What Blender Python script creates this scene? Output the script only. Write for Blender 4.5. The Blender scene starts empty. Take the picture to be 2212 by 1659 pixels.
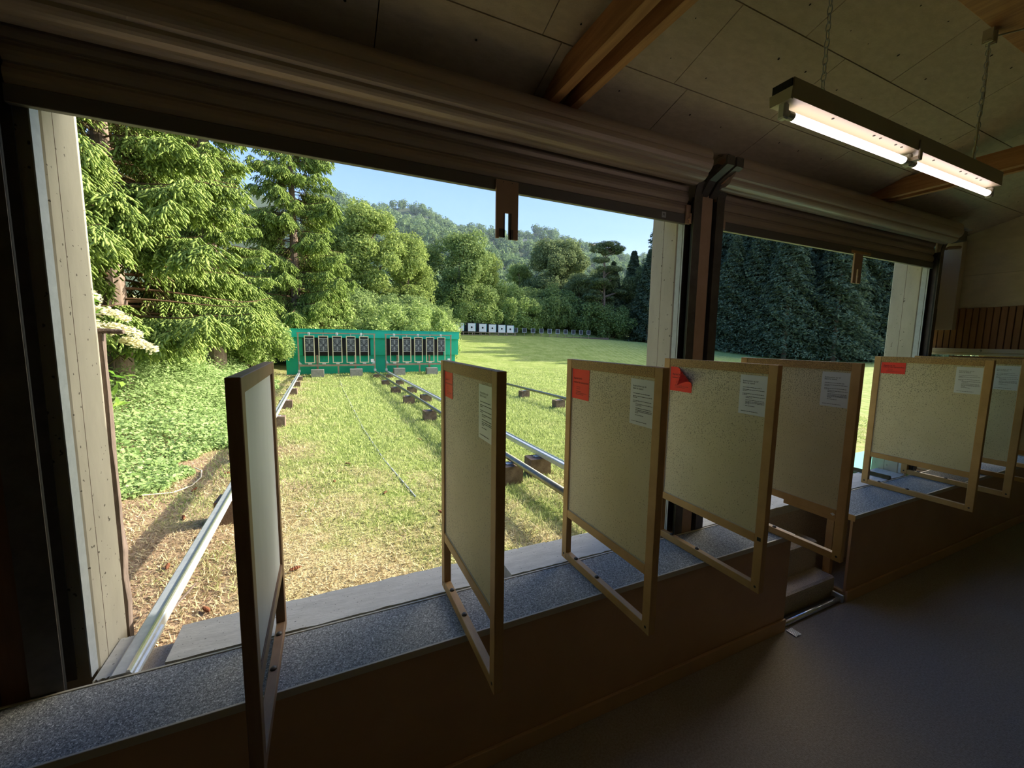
import bpy, math, random
import numpy as np
from mathutils import Vector, Matrix
C = bpy.context.scene.collection
SC = bpy.context.scene
rng = np.random.default_rng(7)
random.seed(7)
PI = math.pi

# ---------------------------------------------------------------- camera
cam_d = bpy.data.cameras.new('camera')
cam = bpy.data.objects.new('camera', cam_d); C.objects.link(cam)
YAW, PITCH, ROLL = 0.431684, -0.111019, 0.0139949
fw = Vector((math.sin(YAW) * math.cos(PITCH), math.cos(YAW) * math.cos(PITCH), math.sin(PITCH)))
r0 = Vector((math.cos(YAW), -math.sin(YAW), 0)); u0 = r0.cross(fw)
rr = r0 * math.cos(ROLL) + u0 * math.sin(ROLL); uu = -r0 * math.sin(ROLL) + u0 * math.cos(ROLL)
M = Matrix((rr, uu, -fw)).transposed().to_4x4(); M.translation = Vector((0, 0, 3.05))
cam.matrix_world = M
cam_d.sensor_fit = 'HORIZONTAL'; cam_d.sensor_width = 36; cam_d.lens = 871.54 / 2212 * 36
cam_d.clip_start = 0.02; cam_d.clip_end = 4000
SC.camera = cam

# ---------------------------------------------------------------- sky, sun, exposure
SUN_EL, SUN_AZ = math.radians(26), math.radians(-0.4)      # sun over the right end of the range
w = bpy.data.worlds.new('sky'); SC.world = w; w.use_nodes = True
nt = w.node_tree; nt.nodes.clear()
tcw = nt.nodes.new('ShaderNodeTexCoord'); sepw = nt.nodes.new('ShaderNodeSeparateXYZ'); nt.links.new(tcw.outputs['Generated'], sepw.inputs[0])
crw = nt.nodes.new('ShaderNodeValToRGB'); el = crw.color_ramp.elements
el[0].position = 0.0; el[0].color = (0.50, 0.52, 0.50, 1); el[1].position = 1.0; el[1].color = (0.06, 0.14, 0.40, 1)
for ps, co in ((0.12, (0.40, 0.52, 0.66)), (0.24, (0.22, 0.36, 0.62)), (0.40, (0.125, 0.25, 0.56)), (0.65, (0.085, 0.18, 0.46))):
    e = el.new(ps); e.color = (*co, 1)
nt.links.new(sepw.outputs[2], crw.inputs[0])
# bright haze round the sun
dot = nt.nodes.new('ShaderNodeVectorMath'); dot.operation = 'DOT_PRODUCT'; nt.links.new(tcw.outputs['Generated'], dot.inputs[0])
dot.inputs[1].default_value = (math.cos(SUN_EL) * math.cos(SUN_AZ), math.cos(SUN_EL) * math.sin(SUN_AZ), math.sin(SUN_EL))
mrw = nt.nodes.new('ShaderNodeMapRange'); mrw.inputs[1].default_value = 0.74; mrw.inputs[2].default_value = 1.0; mrw.interpolation_type = 'SMOOTHERSTEP'
nt.links.new(dot.outputs['Value'], mrw.inputs[0])
mxw = nt.nodes.new('ShaderNodeMix'); mxw.data_type = 'RGBA'; mxw.inputs[7].default_value = (4.2, 3.9, 3.3, 1)
nt.links.new(mrw.outputs[0], mxw.inputs[0]); nt.links.new(crw.outputs[0], mxw.inputs[6])
bg = nt.nodes.new('ShaderNodeBackground'); bg.inputs[1].default_value = 0.9
wo = nt.nodes.new('ShaderNodeOutputWorld')
nt.links.new(mxw.outputs[2], bg.inputs[0]); nt.links.new(bg.outputs[0], wo.inputs[0])
sd = bpy.data.lights.new('sun', 'SUN'); sd.energy = 4.5; sd.angle = math.radians(0.53); sd.color = (1, 0.93, 0.80)
sun = bpy.data.objects.new('sun', sd); C.objects.link(sun)
sv = Vector((math.cos(SUN_EL) * math.cos(SUN_AZ), math.cos(SUN_EL) * math.sin(SUN_AZ), math.sin(SUN_EL)))
sun.rotation_euler = sv.to_track_quat('Z', 'Y').to_euler()
SC.view_settings.view_transform = 'Standard'; SC.view_settings.look = 'None'
SC.view_settings.gamma = 1; SC.view_settings.use_curve_mapping = False
SC.view_settings.exposure = 1.30
SC.cycles.volume_bounces = 0; SC.cycles.max_bounces = 10; SC.cycles.diffuse_bounces = 8; SC.cycles.glossy_bounces = 3
SC.cycles.transmission_bounces = 3; SC.cycles.transparent_max_bounces = 6
SC.cycles.caustics_reflective = False; SC.cycles.caustics_refractive = False
SC.cycles.sample_clamp_indirect = 6

# ---------------------------------------------------------------- materials
def mat(name, col, rough=0.7, metal=0.0, var=None, scale=8, detail=4, bump=0, bscale=60, spec=0.4, stretch=(1, 1, 1), lo=0.35, hi=0.65):
    """principled material; var = second colour mixed in by noise"""
    m = bpy.data.materials.new(name); m.use_nodes = True
    n = m.node_tree.nodes; l = m.node_tree.links; p = n['Principled BSDF']
    p.inputs['Base Color'].default_value = (*col, 1); p.inputs['Roughness'].default_value = rough
    p.inputs['Metallic'].default_value = metal; p.inputs['Specular IOR Level'].default_value = spec
    tc = n.new('ShaderNodeTexCoord'); mp = n.new('ShaderNodeMapping'); mp.inputs['Scale'].default_value = stretch
    l.new(tc.outputs['Object'], mp.inputs[0])
    if var:
        nz = n.new('ShaderNodeTexNoise'); nz.inputs['Scale'].default_value = scale; nz.inputs['Detail'].default_value = detail
        nz.inputs['Roughness'].default_value = 0.65
        l.new(mp.outputs[0], nz.inputs['Vector'])
        cr = n.new('ShaderNodeValToRGB'); cr.color_ramp.elements[0].position = lo; cr.color_ramp.elements[1].position = hi
        cr.color_ramp.elements[0].color = (*col, 1); cr.color_ramp.elements[1].color = (*var, 1)
        l.new(nz.outputs['Fac'], cr.inputs[0]); l.new(cr.outputs[0], p.inputs['Base Color'])
    if bump:
        b2 = n.new('ShaderNodeTexNoise'); b2.inputs['Scale'].default_value = bscale; b2.inputs['Detail'].default_value = 3
        l.new(mp.outputs[0], b2.inputs['Vector'])
        bp = n.new('ShaderNodeBump'); bp.inputs['Strength'].default_value = bump; bp.inputs['Distance'].default_value = 0.01
        l.new(b2.outputs['Fac'], bp.inputs['Height']); l.new(bp.outputs[0], p.inputs['Normal'])
    return m

def speck(m, dark, scale, thr, soft=0.04, mask=None, amount=1.0):
    """adds small specks of another colour over a material; mask = (axis, from, to): denser towards 'to'"""
    n = m.node_tree.nodes; l = m.node_tree.links; p = n['Principled BSDF']
    tc = n.new('ShaderNodeTexCoord')
    nz = n.new('ShaderNodeTexNoise'); nz.inputs['Scale'].default_value = scale; nz.inputs['Detail'].default_value = 2
    oi = n.new('ShaderNodeObjectInfo'); va = n.new('ShaderNodeVectorMath'); va.operation = 'MULTIPLY_ADD'
    cx = n.new('ShaderNodeCombineXYZ')
    for k in range(3): l.new(oi.outputs['Random'], cx.inputs[k])
    va.inputs[1].default_value = (9, 7, 5); l.new(cx.outputs[0], va.inputs[0]); l.new(tc.outputs['Object'], va.inputs[2])
    l.new(va.outputs[0], nz.inputs['Vector'])
    src = nz.outputs['Fac']
    if mask:
        sx = n.new('ShaderNodeSeparateXYZ'); l.new(tc.outputs['Object'], sx.inputs[0])
        tot = None
        for ax, a, b, wgt in mask:
            mr = n.new('ShaderNodeMapRange'); l.new(sx.outputs[ax], mr.inputs[0])
            mr.inputs[1].default_value = a; mr.inputs[2].default_value = b; mr.inputs[3].default_value = 0; mr.inputs[4].default_value = wgt
            if tot is None: tot = mr.outputs[0]
            else:
                ad = n.new('ShaderNodeMath'); ad.operation = 'ADD'; l.new(tot, ad.inputs[0]); l.new(mr.outputs[0], ad.inputs[1]); tot = ad.outputs[0]
        big = n.new('ShaderNodeTexNoise'); big.inputs['Scale'].default_value = 3; l.new(tc.outputs['Object'], big.inputs['Vector'])
        a3 = n.new('ShaderNodeMath'); a3.operation = 'MULTIPLY_ADD'; a3.inputs[1].default_value = 0.12; l.new(big.outputs['Fac'], a3.inputs[0]); l.new(tot, a3.inputs[2])
        ad2 = n.new('ShaderNodeMath'); ad2.operation = 'ADD'; l.new(src, ad2.inputs[0]); l.new(a3.outputs[0], ad2.inputs[1]); src = ad2.outputs[0]
    mr = n.new('ShaderNodeMapRange'); mr.inputs[1].default_value = thr; mr.inputs[2].default_value = thr + soft; mr.inputs[4].default_value = amount
    l.new(src, mr.inputs[0])
    mx = n.new('ShaderNodeMix'); mx.data_type = 'RGBA'; mx.inputs[7].default_value = (*dark, 1)
    if p.inputs['Base Color'].links: l.new(p.inputs['Base Color'].links[0].from_socket, mx.inputs[6])
    else: mx.inputs[6].default_value = p.inputs['Base Color'].default_value
    l.new(mr.outputs[0], mx.inputs[0]); l.new(mx.outputs[2], p.inputs['Base Color'])
    return m

def leafmat(name, c1, c2, trans=0.35, tcol=None, rough=0.7):
    m = bpy.data.materials.new(name); m.use_nodes = True
    n = m.node_tree.nodes; l = m.node_tree.links; n.clear()
    out = n.new('ShaderNodeOutputMaterial'); geo = n.new('ShaderNodeNewGeometry')
    cr = n.new('ShaderNodeValToRGB'); cr.color_ramp.elements[0].color = (*c1, 1); cr.color_ramp.elements[1].color = (*c2, 1)
    l.new(geo.outputs['Random Per Island'], cr.inputs[0])
    d = n.new('ShaderNodeBsdfDiffuse'); t = n.new('ShaderNodeBsdfTranslucent'); mx = n.new('ShaderNodeMixShader')
    mx.inputs[0].default_value = trans
    l.new(cr.outputs[0], d.inputs[0])
    if tcol: t.inputs[0].default_value = (*tcol, 1)
    else: l.new(cr.outputs[0], t.inputs[0])
    l.new(d.outputs[0], mx.inputs[1]); l.new(t.outputs[0], mx.inputs[2]); l.new(mx.outputs[0], out.inputs[0])
    return m

MT = {}
MT['oak'] = mat('oak_wood', (0.42, 0.24, 0.085), 0.55, var=(0.52, 0.31, 0.12), scale=3, stretch=(6, 1.2, 1.2), bump=0.05)
MT['oakdark'] = mat('brown_wood', (0.22, 0.125, 0.065), 0.55, var=(0.27, 0.16, 0.085), scale=4, stretch=(6, 2, 1))
MT['cork'] = speck(mat('sooty_oak_wood', (0.44, 0.26, 0.09), 0.6, var=(0.52, 0.32, 0.12), scale=4), (0.16, 0.09, 0.035), 160, 0.55, 0.06, mask=[(1, 2.0, 3.0, 0.06)], amount=0.7)
MT['board'] = speck(mat('cream_board', (0.58, 0.505, 0.32), 0.6, var=(0.63, 0.555, 0.365), scale=2.5), (0.12, 0.10, 0.065), 105, 0.70, 0.05,
                    mask=[(2, 2.1, 2.85, 0.085), (1, 2.0, 3.0, 0.05)], amount=0.7)
MT['boardwhite'] = mat('white_board', (0.68, 0.70, 0.70), 0.5, var=(0.58, 0.60, 0.60), scale=2.5, stretch=(1, 1, .3))
MT['carpetblue'] = speck(mat('blue_grey_carpet', (0.19, 0.195, 0.18), 0.95, spec=0.05, var=(0.40, 0.40, 0.37), scale=75, detail=3, bump=0.6, bscale=140, lo=.4, hi=.6), (0.62, 0.62, 0.58), 95, 0.60, 0.04)
MT['carpet'] = speck(mat('brown_grey_carpet', (0.30, 0.255, 0.205), 0.95, spec=0.05, var=(0.41, 0.355, 0.295), scale=60, detail=3, bump=0.6, bscale=120), (0.42, 0.37, 0.31), 130, 0.6, 0.06)
MT['beigecarpet'] = speck(mat('beige_carpet', (0.46, 0.385, 0.30), 0.95, spec=0.05, var=(0.60, 0.51, 0.41), scale=60, detail=3, bump=0.6, bscale=120), (0.30, 0.25, 0.2), 130, 0.6, 0.06)
MT['laminate'] = mat('brown_laminate', (0.46, 0.27, 0.14), 0.5, var=(0.50, 0.30, 0.16), scale=2.5)
MT['kick'] = mat('kick_plate_wood', (0.52, 0.32, 0.17), 0.55, var=(0.56, 0.35, 0.19), scale=3)
MT['creamtrim'] = mat('cream_edge', (0.52, 0.47, 0.36), 0.5)
MT['concrete'] = speck(mat('concrete', (0.56, 0.52, 0.41), 0.85, var=(0.46, 0.425, 0.33), scale=3.5, stretch=(1, 1, .35), bump=0.15, bscale=50), (0.14, 0.12, 0.09), 26, 0.69, 0.02)
MT['slab'] = speck(mat('concrete_slab', (0.60, 0.58, 0.51), 0.9, var=(0.49, 0.475, 0.415), scale=9, stretch=(.5, 2, 1), bump=0.35, bscale=45), (0.16, 0.15, 0.13), 60, 0.68, 0.03)
MT['block'] = mat('weathered_block', (0.13, 0.085, 0.06), 0.9, var=(0.23, 0.165, 0.12), scale=9, bump=0.3)
MT['blockgrey'] = mat('grey_concrete_block', (0.30, 0.29, 0.26), 0.9, var=(0.22, 0.21, 0.19), scale=9, bump=0.3)
MT['ceil'] = mat('fibre_board', (0.58, 0.49, 0.35), 0.9, var=(0.49, 0.41, 0.29), scale=9, stretch=(1, 2.5, 1), bump=0.25, bscale=70)
MT['seam'] = mat('dark_gap', (0.01, 0.009, 0.008), 0.9)
MT['beam'] = mat('beam_wood', (0.46, 0.235, 0.09), 0.6, var=(0.30, 0.135, 0.05), scale=3.5, stretch=(7, .6, 7), bump=0.06)
MT['slat'] = mat('shutter_slat', (0.42, 0.34, 0.27), 0.40, metal=0.3, var=(0.47, 0.385, 0.31), scale=3, stretch=(.4, 1, 1))
MT['bar'] = mat('dark_bar', (0.16, 0.145, 0.135), 0.5, metal=0.3, var=(0.15, 0.145, 0.14), scale=6)
MT['steel'] = mat('galvanised_steel', (0.50, 0.53, 0.55), 0.45, metal=0.6, var=(0.62, 0.65, 0.66), scale=14, bump=0.05)
MT['zinc'] = mat('weathered_zinc', (0.44, 0.48, 0.50), 0.6, metal=0.2, var=(0.51, 0.55, 0.57), scale=18)
MT['pipe'] = mat('pipe_steel', (0.30, 0.30, 0.22), 0.35, metal=0.7, var=(0.22, 0.21, 0.15), scale=10)
MT['chrome'] = mat('bright_aluminium', (0.75, 0.76, 0.78), 0.25, metal=0.9)
MT['black'] = mat('black_rubber', (0.012, 0.012, 0.012), 0.6)
MT['darksteel'] = mat('dark_steel', (0.09, 0.08, 0.072), 0.5, metal=0.5, var=(0.13, 0.115, 0.10), scale=8)
MT['coverboard'] = mat('brown_cover_board', (0.42, 0.28, 0.19), 0.75, var=(0.47, 0.32, 0.225), scale=5, bump=0.08)
MT['walldark'] = mat('dark_wall_wood', (0.13, 0.06, 0.028), 0.6, var=(0.17, 0.085, 0.04), scale=4, stretch=(5, 5, .5))
MT['batten'] = mat('batten_wood', (0.30, 0.15, 0.055), 0.6, var=(0.36, 0.19, 0.08), scale=4, stretch=(5, 5, .6))
MT['wallboard'] = mat('beige_wall_board', (0.68, 0.60, 0.43), 0.85, var=(0.60, 0.53, 0.375), scale=6, stretch=(1, 1, 2), bump=0.1)
MT['wallinner'] = mat('plain_inner_wall', (0.66, 0.57, 0.44), 0.9)
MT['white'] = mat('white_paint', (0.72, 0.69, 0.55), 0.5)
MT['paper'] = mat('white_paper', (0.66, 0.68, 0.70), 0.35)
MT['red'] = mat('red_paper', (0.80, 0.035, 0.02), 0.55)
MT['ink'] = mat('black_ink', (0.02, 0.02, 0.02), 0.7)
MT['lampbody'] = mat('lamp_enamel', (0.46, 0.41, 0.28), 0.4)
MT['socket'] = mat('lamp_socket', (0.62, 0.62, 0.52), 0.4)
MT['green'] = mat('green_panel', (0.014, 0.46, 0.27), 0.6, var=(0.012, 0.41, 0.245), scale=2)
MT['greentop'] = mat('teal_panel', (0.012, 0.47, 0.335), 0.55)
MT['targetblack'] = mat('target_black', (0.045, 0.047, 0.055), 0.7)
MT['rubber'] = mat('black_panel', (0.014, 0.013, 0.014), 0.8)
MT['framewood'] = mat('pale_frame_wood', (0.66, 0.58, 0.38), 0.6)
MT['postwood'] = mat('post_wood', (0.36, 0.27, 0.18), 0.7, var=(0.28, 0.20, 0.13), scale=6)
MT['plate'] = mat('white_plate', (0.78, 0.78, 0.76), 0.5)
MT['targetwhite'] = mat('target_white', (0.80, 0.80, 0.77), 0.6)
MT['tealedge'] = mat('teal_edge', (0.05, 0.42, 0.45), 0.6)
MT['bark'] = mat('spruce_bark', (0.17, 0.12, 0.085), 0.9, var=(0.28, 0.21, 0.16), scale=14, stretch=(1, 1, .4), bump=0.8, bscale=25)
MT['twigwood'] = mat('twig_wood', (0.16, 0.09, 0.05), 0.9)
MT['barkplank'] = mat('rough_plank', (0.20, 0.15, 0.12), 0.9, var=(0.12, 0.09, 0.07), scale=18, stretch=(2, 2, .4), bump=0.5)
MT['cone'] = mat('cone_scales', (0.22, 0.075, 0.03), 0.8, var=(0.14, 0.05, 0.02), scale=40)
MT['cord'] = mat('pale_cord', (0.55, 0.48, 0.36), 0.8)
MT['rock'] = mat('pale_rock', (0.50, 0.47, 0.44), 0.9, var=(0.36, 0.34, 0.31), scale=.12)
MT['spruce'] = leafmat('spruce_shoots', (0.14, 0.21, 0.05), (0.46, 0.58, 0.165), 0.28)
MT['spruceold'] = leafmat('spruce_inner', (0.10, 0.10, 0.04), (0.26, 0.21, 0.10), 0.15)
MT['leafA'] = leafmat('bright_leaves', (0.17, 0.24, 0.06), (0.44, 0.53, 0.17), 0.38)
MT['leafB'] = leafmat('mid_leaves', (0.13, 0.20, 0.06), (0.34, 0.43, 0.16), 0.38)
MT['leafC'] = leafmat('bush_leaves', (0.17, 0.26, 0.06), (0.47, 0.58, 0.21), 0.38)
MT['leafD'] = leafmat('dark_conifer', (0.07, 0.115, 0.065), (0.25, 0.31, 0.18), 0.45)
MT['leafE'] = leafmat('grey_green_leaves', (0.12, 0.17, 0.07), (0.30, 0.36, 0.17), 0.35)
MT['leafH'] = leafmat('hill_leaves', (0.10, 0.17, 0.075), (0.28, 0.38, 0.17), 0.3)
MT['weed'] = leafmat('weed_leaves', (0.17, 0.27, 0.075), (0.46, 0.60, 0.25), 0.35)
MT['flower'] = leafmat('cream_flowers', (0.72, 0.68, 0.42), (0.86, 0.84, 0.62), 0.3)
MT['elder'] = leafmat('elder_leaves', (0.10, 0.24, 0.025), (0.30, 0.48, 0.09), 0.4)

def em(name, col, s):
    m = bpy.data.materials.new(name); m.use_nodes = True; n = m.node_tree.nodes; l = m.node_tree.links; n.clear()
    e = n.new('ShaderNodeEmission'); e.inputs[0].default_value = (*col, 1); e.inputs[1].default_value = s
    o = n.new('ShaderNodeOutputMaterial'); l.new(e.outputs[0], o.inputs[0]); return m
MT['tube'] = em('lit_tube', (1.0, 0.80, 0.79), 2.5)

def smooth(a, b, x):
    t = np.clip((x - a) / (b - a), 0, 1); return t * t * (3 - 2 * t)
def ground(X, Y):
    X = np.asarray(X, float); Y = np.asarray(Y, float)
    z = 0.66 + 0.08 * np.clip((Y - 5) / 15, 0, 1) + 0.17 * smooth(22.3, 25.2, Y)
    z = z + 2.55 * smooth(24, 51, Y) + 0.02 * np.clip(Y - 51, 0, 200)
    z = z - 3.0 * smooth(24, 95, X) * smooth(22, 50, Y)
    bank = np.clip(-2.1 - X, 0, 40)
    z = z + bank * 0.13 * smooth(4, 12, Y) + 0.06 * bank
    bank2 = np.clip(Y - 53, 0, 14); z = z + bank2 * 0.28 * smooth(6, 16, X) * (1 - smooth(26, 60, X) * .6)
    return z

# ground material: mown grass, dry straw, needle litter, pale furrow rows
def ground_mat():
    m = bpy.data.materials.new('mown_grass'); m.use_nodes = True
    n = m.node_tree.nodes; l = m.node_tree.links; p = n['Principled BSDF']; p.inputs['Roughness'].default_value = 1; p.inputs['Specular IOR Level'].default_value = 0.1
    tc = n.new('ShaderNodeTexCoord')
    def noise(s, d=4):
        a = n.new('ShaderNodeTexNoise'); a.inputs['Scale'].default_value = s; a.inputs['Detail'].default_value = d
        l.new(tc.outputs['Object'], a.inputs['Vector']); return a.outputs['Fac']
    def ramp(src, e):
        c = n.new('ShaderNodeValToRGB'); el = c.color_ramp.elements
        while len(el) < len(e): el.new(0.5)
        for i, (ps, co) in enumerate(e): el[i].position = ps; el[i].color = (*co, 1)
        l.new(src, c.inputs[0]); return c.outputs[0]
    def mr(src, a, b):
        c = n.new('ShaderNodeMapRange'); c.inputs[1].default_value = a; c.inputs[2].default_value = b; l.new(src, c.inputs[0]); return c.outputs[0]
    def mix(f, a, b):
        c = n.new('ShaderNodeMix'); c.data_type = 'RGBA'
        l.new(f, c.inputs[0]); l.new(a, c.inputs[6]); l.new(b, c.inputs[7]); return c.outputs[2]
    def math_(op, a, b):
        c = n.new('ShaderNodeMath'); c.operation = op
        for i, v in enumerate((a, b)):
            if isinstance(v, (int, float)): c.inputs[i].default_value = v
            else: l.new(v, c.inputs[i])
        return c.outputs[0]
    sx = n.new('ShaderNodeSeparateXYZ'); l.new(tc.outputs['Object'], sx.inputs[0])
    x, y = sx.outputs[0], sx.outputs[1]
    grass = mix(mr(noise(1.1, 5), 0.38, 0.62), ramp(noise(9, 6), [(0.3, (0.13, 0.19, 0.035)), (0.7, (0.30, 0.37, 0.09))]), ramp(noise(7, 6), [(0.3, (0.19, 0.24, 0.06)), (0.7, (0.40, 0.45, 0.14))]))
    straw = ramp(noise(30, 6), [(0.3, (0.27, 0.20, 0.09)), (0.7, (0.60, 0.51, 0.28))])
    litter = ramp(noise(24, 6), [(0.3, (0.16, 0.09, 0.05)), (0.7, (0.48, 0.35, 0.22))])
    nb = noise(0.7, 3); nb2 = noise(2.2, 4)
    # dryness: high near the building and along the left rail
    dry = math_('ADD', mr(y, 9.0, 3.6), math_('MULTIPLY', mr(x, 1.2, -1.6), 0.8))
    dry = math_('ADD', dry, math_('MULTIPLY', math_('SUBTRACT', nb2, 0.5), 2.4))
    g1 = mix(mr(dry, 0.35, 1.25), grass, straw)
    lit = math_('ADD', math_('MULTIPLY', mr(x, 0.3, -1.5), mr(y, 24.0, 5.0)), math_('MULTIPLY', math_('SUBTRACT', nb, 0.5), 1.6))
    g2 = mix(mr(lit, 0.3, 0.9), g1, litter)
    # mowing rows on the right-hand field
    a = math.atan2(math.sin(0.43), math.cos(0.43))
    row = math_('SUBTRACT', math_('MULTIPLY', x, math.cos(0.43)), math_('MULTIPLY', y, math.sin(0.43)))
    rs = math_('SINE', math_('ADD', math_('MULTIPLY', row, 2 * PI / 0.55), math_('MULTIPLY', nb, 2.0)), 0.0)
    pale = ramp(noise(6, 5), [(0.3, (0.30, 0.36, 0.14)), (0.7, (0.48, 0.54, 0.24))])
    rowm = math_('MULTIPLY', mr(rs, 0.35, 0.9), mr(row, 4.0, 16.0))
    g3 = mix(math_('MULTIPLY', rowm, 0.5), g2, pale)
    l.new(g3, p.inputs['Base Color'])
    bp = n.new('ShaderNodeBump'); bp.inputs['Strength'].default_value = 0.5; bp.inputs['Distance'].default_value = 0.04
    l.new(noise(45, 5), bp.inputs['Height']); l.new(bp.outputs[0], p.inputs['Normal'])
    return m
MT['ground'] = ground_mat()
def grass_mat():
    m = bpy.data.materials.new('grass_blades'); m.use_nodes = True
    n = m.node_tree.nodes; l = m.node_tree.links; n.clear()
    out = n.new('ShaderNodeOutputMaterial'); geo = n.new('ShaderNodeNewGeometry'); at = n.new('ShaderNodeAttribute'); at.attribute_name = 'dry'
    c1 = n.new('ShaderNodeValToRGB'); c1.color_ramp.elements[0].color = (0.24, 0.32, 0.085, 1); c1.color_ramp.elements[1].color = (0.60, 0.66, 0.29, 1)
    c2 = n.new('ShaderNodeValToRGB'); c2.color_ramp.elements[0].color = (0.40, 0.30, 0.17, 1); c2.color_ramp.elements[1].color = (0.78, 0.69, 0.46, 1)
    l.new(geo.outputs['Random Per Island'], c1.inputs[0]); l.new(geo.outputs['Random Per Island'], c2.inputs[0])
    mx = n.new('ShaderNodeMix'); mx.data_type = 'RGBA'; l.new(at.outputs['Fac'], mx.inputs[0]); l.new(c1.outputs[0], mx.inputs[6]); l.new(c2.outputs[0], mx.inputs[7])
    d = n.new('ShaderNodeBsdfDiffuse'); t = n.new('ShaderNodeBsdfTranslucent'); ms = n.new('ShaderNodeMixShader'); ms.inputs[0].default_value = 0.35
    l.new(mx.outputs[2], d.inputs[0]); l.new(mx.outputs[2], t.inputs[0]); l.new(d.outputs[0], ms.inputs[1]); l.new(t.outputs[0], ms.inputs[2]); l.new(ms.outputs[0], out.inputs[0])
    return m
MT['blades'] = grass_mat()

# ---------------------------------------------------------------- mesh helpers
class MB:
    """collects boxes, tubes and sheets and links them as ONE mesh object"""
    def __init__(s): s.v = []; s.f = []; s.mi = []; s.m = 0
    def add(s, v, f):
        o = len(s.v); s.v += [tuple(p) for p in v]
        for q in f: s.f.append(tuple(o + i for i in q)); s.mi.append(s.m)
        return s
    def box(s, x0, x1, y0, y1, z0, z1, bev=0.0):
        if bev > 0:
            b = bev
            v = []
            for (ax, lo, hi) in (): pass
            # chamfered box: 24 verts
            P = []
            for sx in (0, 1):
                for sy in (0, 1):
                    for sz in (0, 1):
                        X, Y, Z = (x0, x1)[sx], (y0, y1)[sy], (z0, z1)[sz]
                        ix, iy, iz = X + b * (1 - 2 * sx), Y + b * (1 - 2 * sy), Z + b * (1 - 2 * sz)
                        P += [(X, iy, iz), (ix, Y, iz), (ix, iy, Z)]
            def i(sx, sy, sz, k): return (sx * 4 + sy * 2 + sz) * 3 + k
            F = []
            for sx in (0, 1):
                q = [i(sx, 0, 0, 0), i(sx, 0, 1, 0), i(sx, 1, 1, 0), i(sx, 1, 0, 0)]; F.append(q if sx == 0 else q[::-1])
            for sy in (0, 1):
                q = [i(0, sy, 0, 1), i(1, sy, 0, 1), i(1, sy, 1, 1), i(0, sy, 1, 1)]; F.append(q if sy == 0 else q[::-1])
            for sz in (0, 1):
                q = [i(0, 0, sz, 2), i(0, 1, sz, 2), i(1, 1, sz, 2), i(1, 0, sz, 2)]; F.append(q if sz == 0 else q[::-1])
            for a in (0, 1):
                for c in (0, 1):
                    F.append([i(a, c, 0, 0), i(a, c, 1, 0), i(a, c, 1, 1), i(a, c, 0, 1)])
                    F.append([i(a, 0, c, 0), i(a, 1, c, 0), i(a, 1, c, 2), i(a, 0, c, 2)])
                    F.append([i(0, a, c, 1), i(1, a, c, 1), i(1, a, c, 2), i(0, a, c, 2)])
            for sx in (0, 1):
                for sy in (0, 1):
                    for sz in (0, 1): F.append([i(sx, sy, sz, 0), i(sx, sy, sz, 1), i(sx, sy, sz, 2)])
            return s.add(P, F)
        v = [(x, y, z) for x in (x0, x1) for y in (y0, y1) for z in (z0, z1)]
        return s.add(v, [(0, 1, 3, 2), (4, 6, 7, 5), (0, 4, 5, 1), (2, 3, 7, 6), (0, 2, 6, 4), (1, 5, 7, 3)])
    def tube(s, pts, r, n=8, cap=True):
        pts = [Vector(p) for p in pts]; rs = r if hasattr(r, '__len__') else [r] * len(pts)
        V = []; up = None
        for i, p in enumerate(pts):
            d = (pts[min(i + 1, len(pts) - 1)] - pts[max(i - 1, 0)]).normalized()
            if up is None: up = Vector((0, 0, 1)) if abs(d.z) < .9 else Vector((1, 0, 0))
            a = d.cross(up).normalized(); b = a.cross(d).normalized(); up = b
            V += [p + (a * math.cos(2 * PI * k / n) + b * math.sin(2 * PI * k / n)) * rs[i] for k in range(n)]
        F = [(i * n + k, i * n + (k + 1) % n, (i + 1) * n + (k + 1) % n, (i + 1) * n + k) for i in range(len(pts) - 1) for k in range(n)]
        if cap: F += [tuple(range(n))[::-1], tuple((len(pts) - 1) * n + k for k in range(n))]
        return s.add(V, F)
    def prof_x(s, prof, x0, x1, closed=True):
        """a (y,z) outline carried along X"""
        n = len(prof); V = [(x0, y, z) for y, z in prof] + [(x1, y, z) for y, z in prof]
        F = [(k, (k + 1) % n, n + (k + 1) % n, n + k) for k in range(n if closed else n - 1)]
        if closed: F += [tuple(range(n))[::-1], tuple(range(n, 2 * n))]
        return s.add(V, F)
    def prof_y(s, prof, y0, y1):
        n = len(prof); V = [(x, y0, z) for x, z in prof] + [(x, y1, z) for x, z in prof]
        F = [(k, (k + 1) % n, n + (k + 1) % n, n + k) for k in range(n)] + [tuple(range(n))[::-1], tuple(range(n, 2 * n))]
        return s.add(V, F)
    def disc(s, c, ax, r, h, n=14):
        c = Vector(c); ax = Vector(ax).normalized(); return s.tube([c, c + ax * h], r, n)
    def build(s, name, mats, parent=None, smooth=False):
        me = bpy.data.meshes.new(name); me.from_pydata(s.v, [], s.f)
        if not isinstance(mats, (list, tuple)): mats = [mats]
        for m in mats: me.materials.append(m)
        if len(mats) > 1: me.polygons.foreach_set('material_index', s.mi)
        me.update()
        import bmesh
        b = bmesh.new(); b.from_mesh(me); bmesh.ops.recalc_face_normals(b, faces=b.faces); b.to_mesh(me); b.free()
        if smooth: me.polygons.foreach_set('use_smooth', [True] * len(me.polygons))
        o = bpy.data.objects.new(name, me); C.objects.link(o)
        if parent is not None:
            o.parent = parent
            o.matrix_parent_inverse = Matrix.Translation(-Vector(parent.location)) if parent.rotation_euler.z == 0 else parent.matrix_basis.inverted()
        return o

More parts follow.
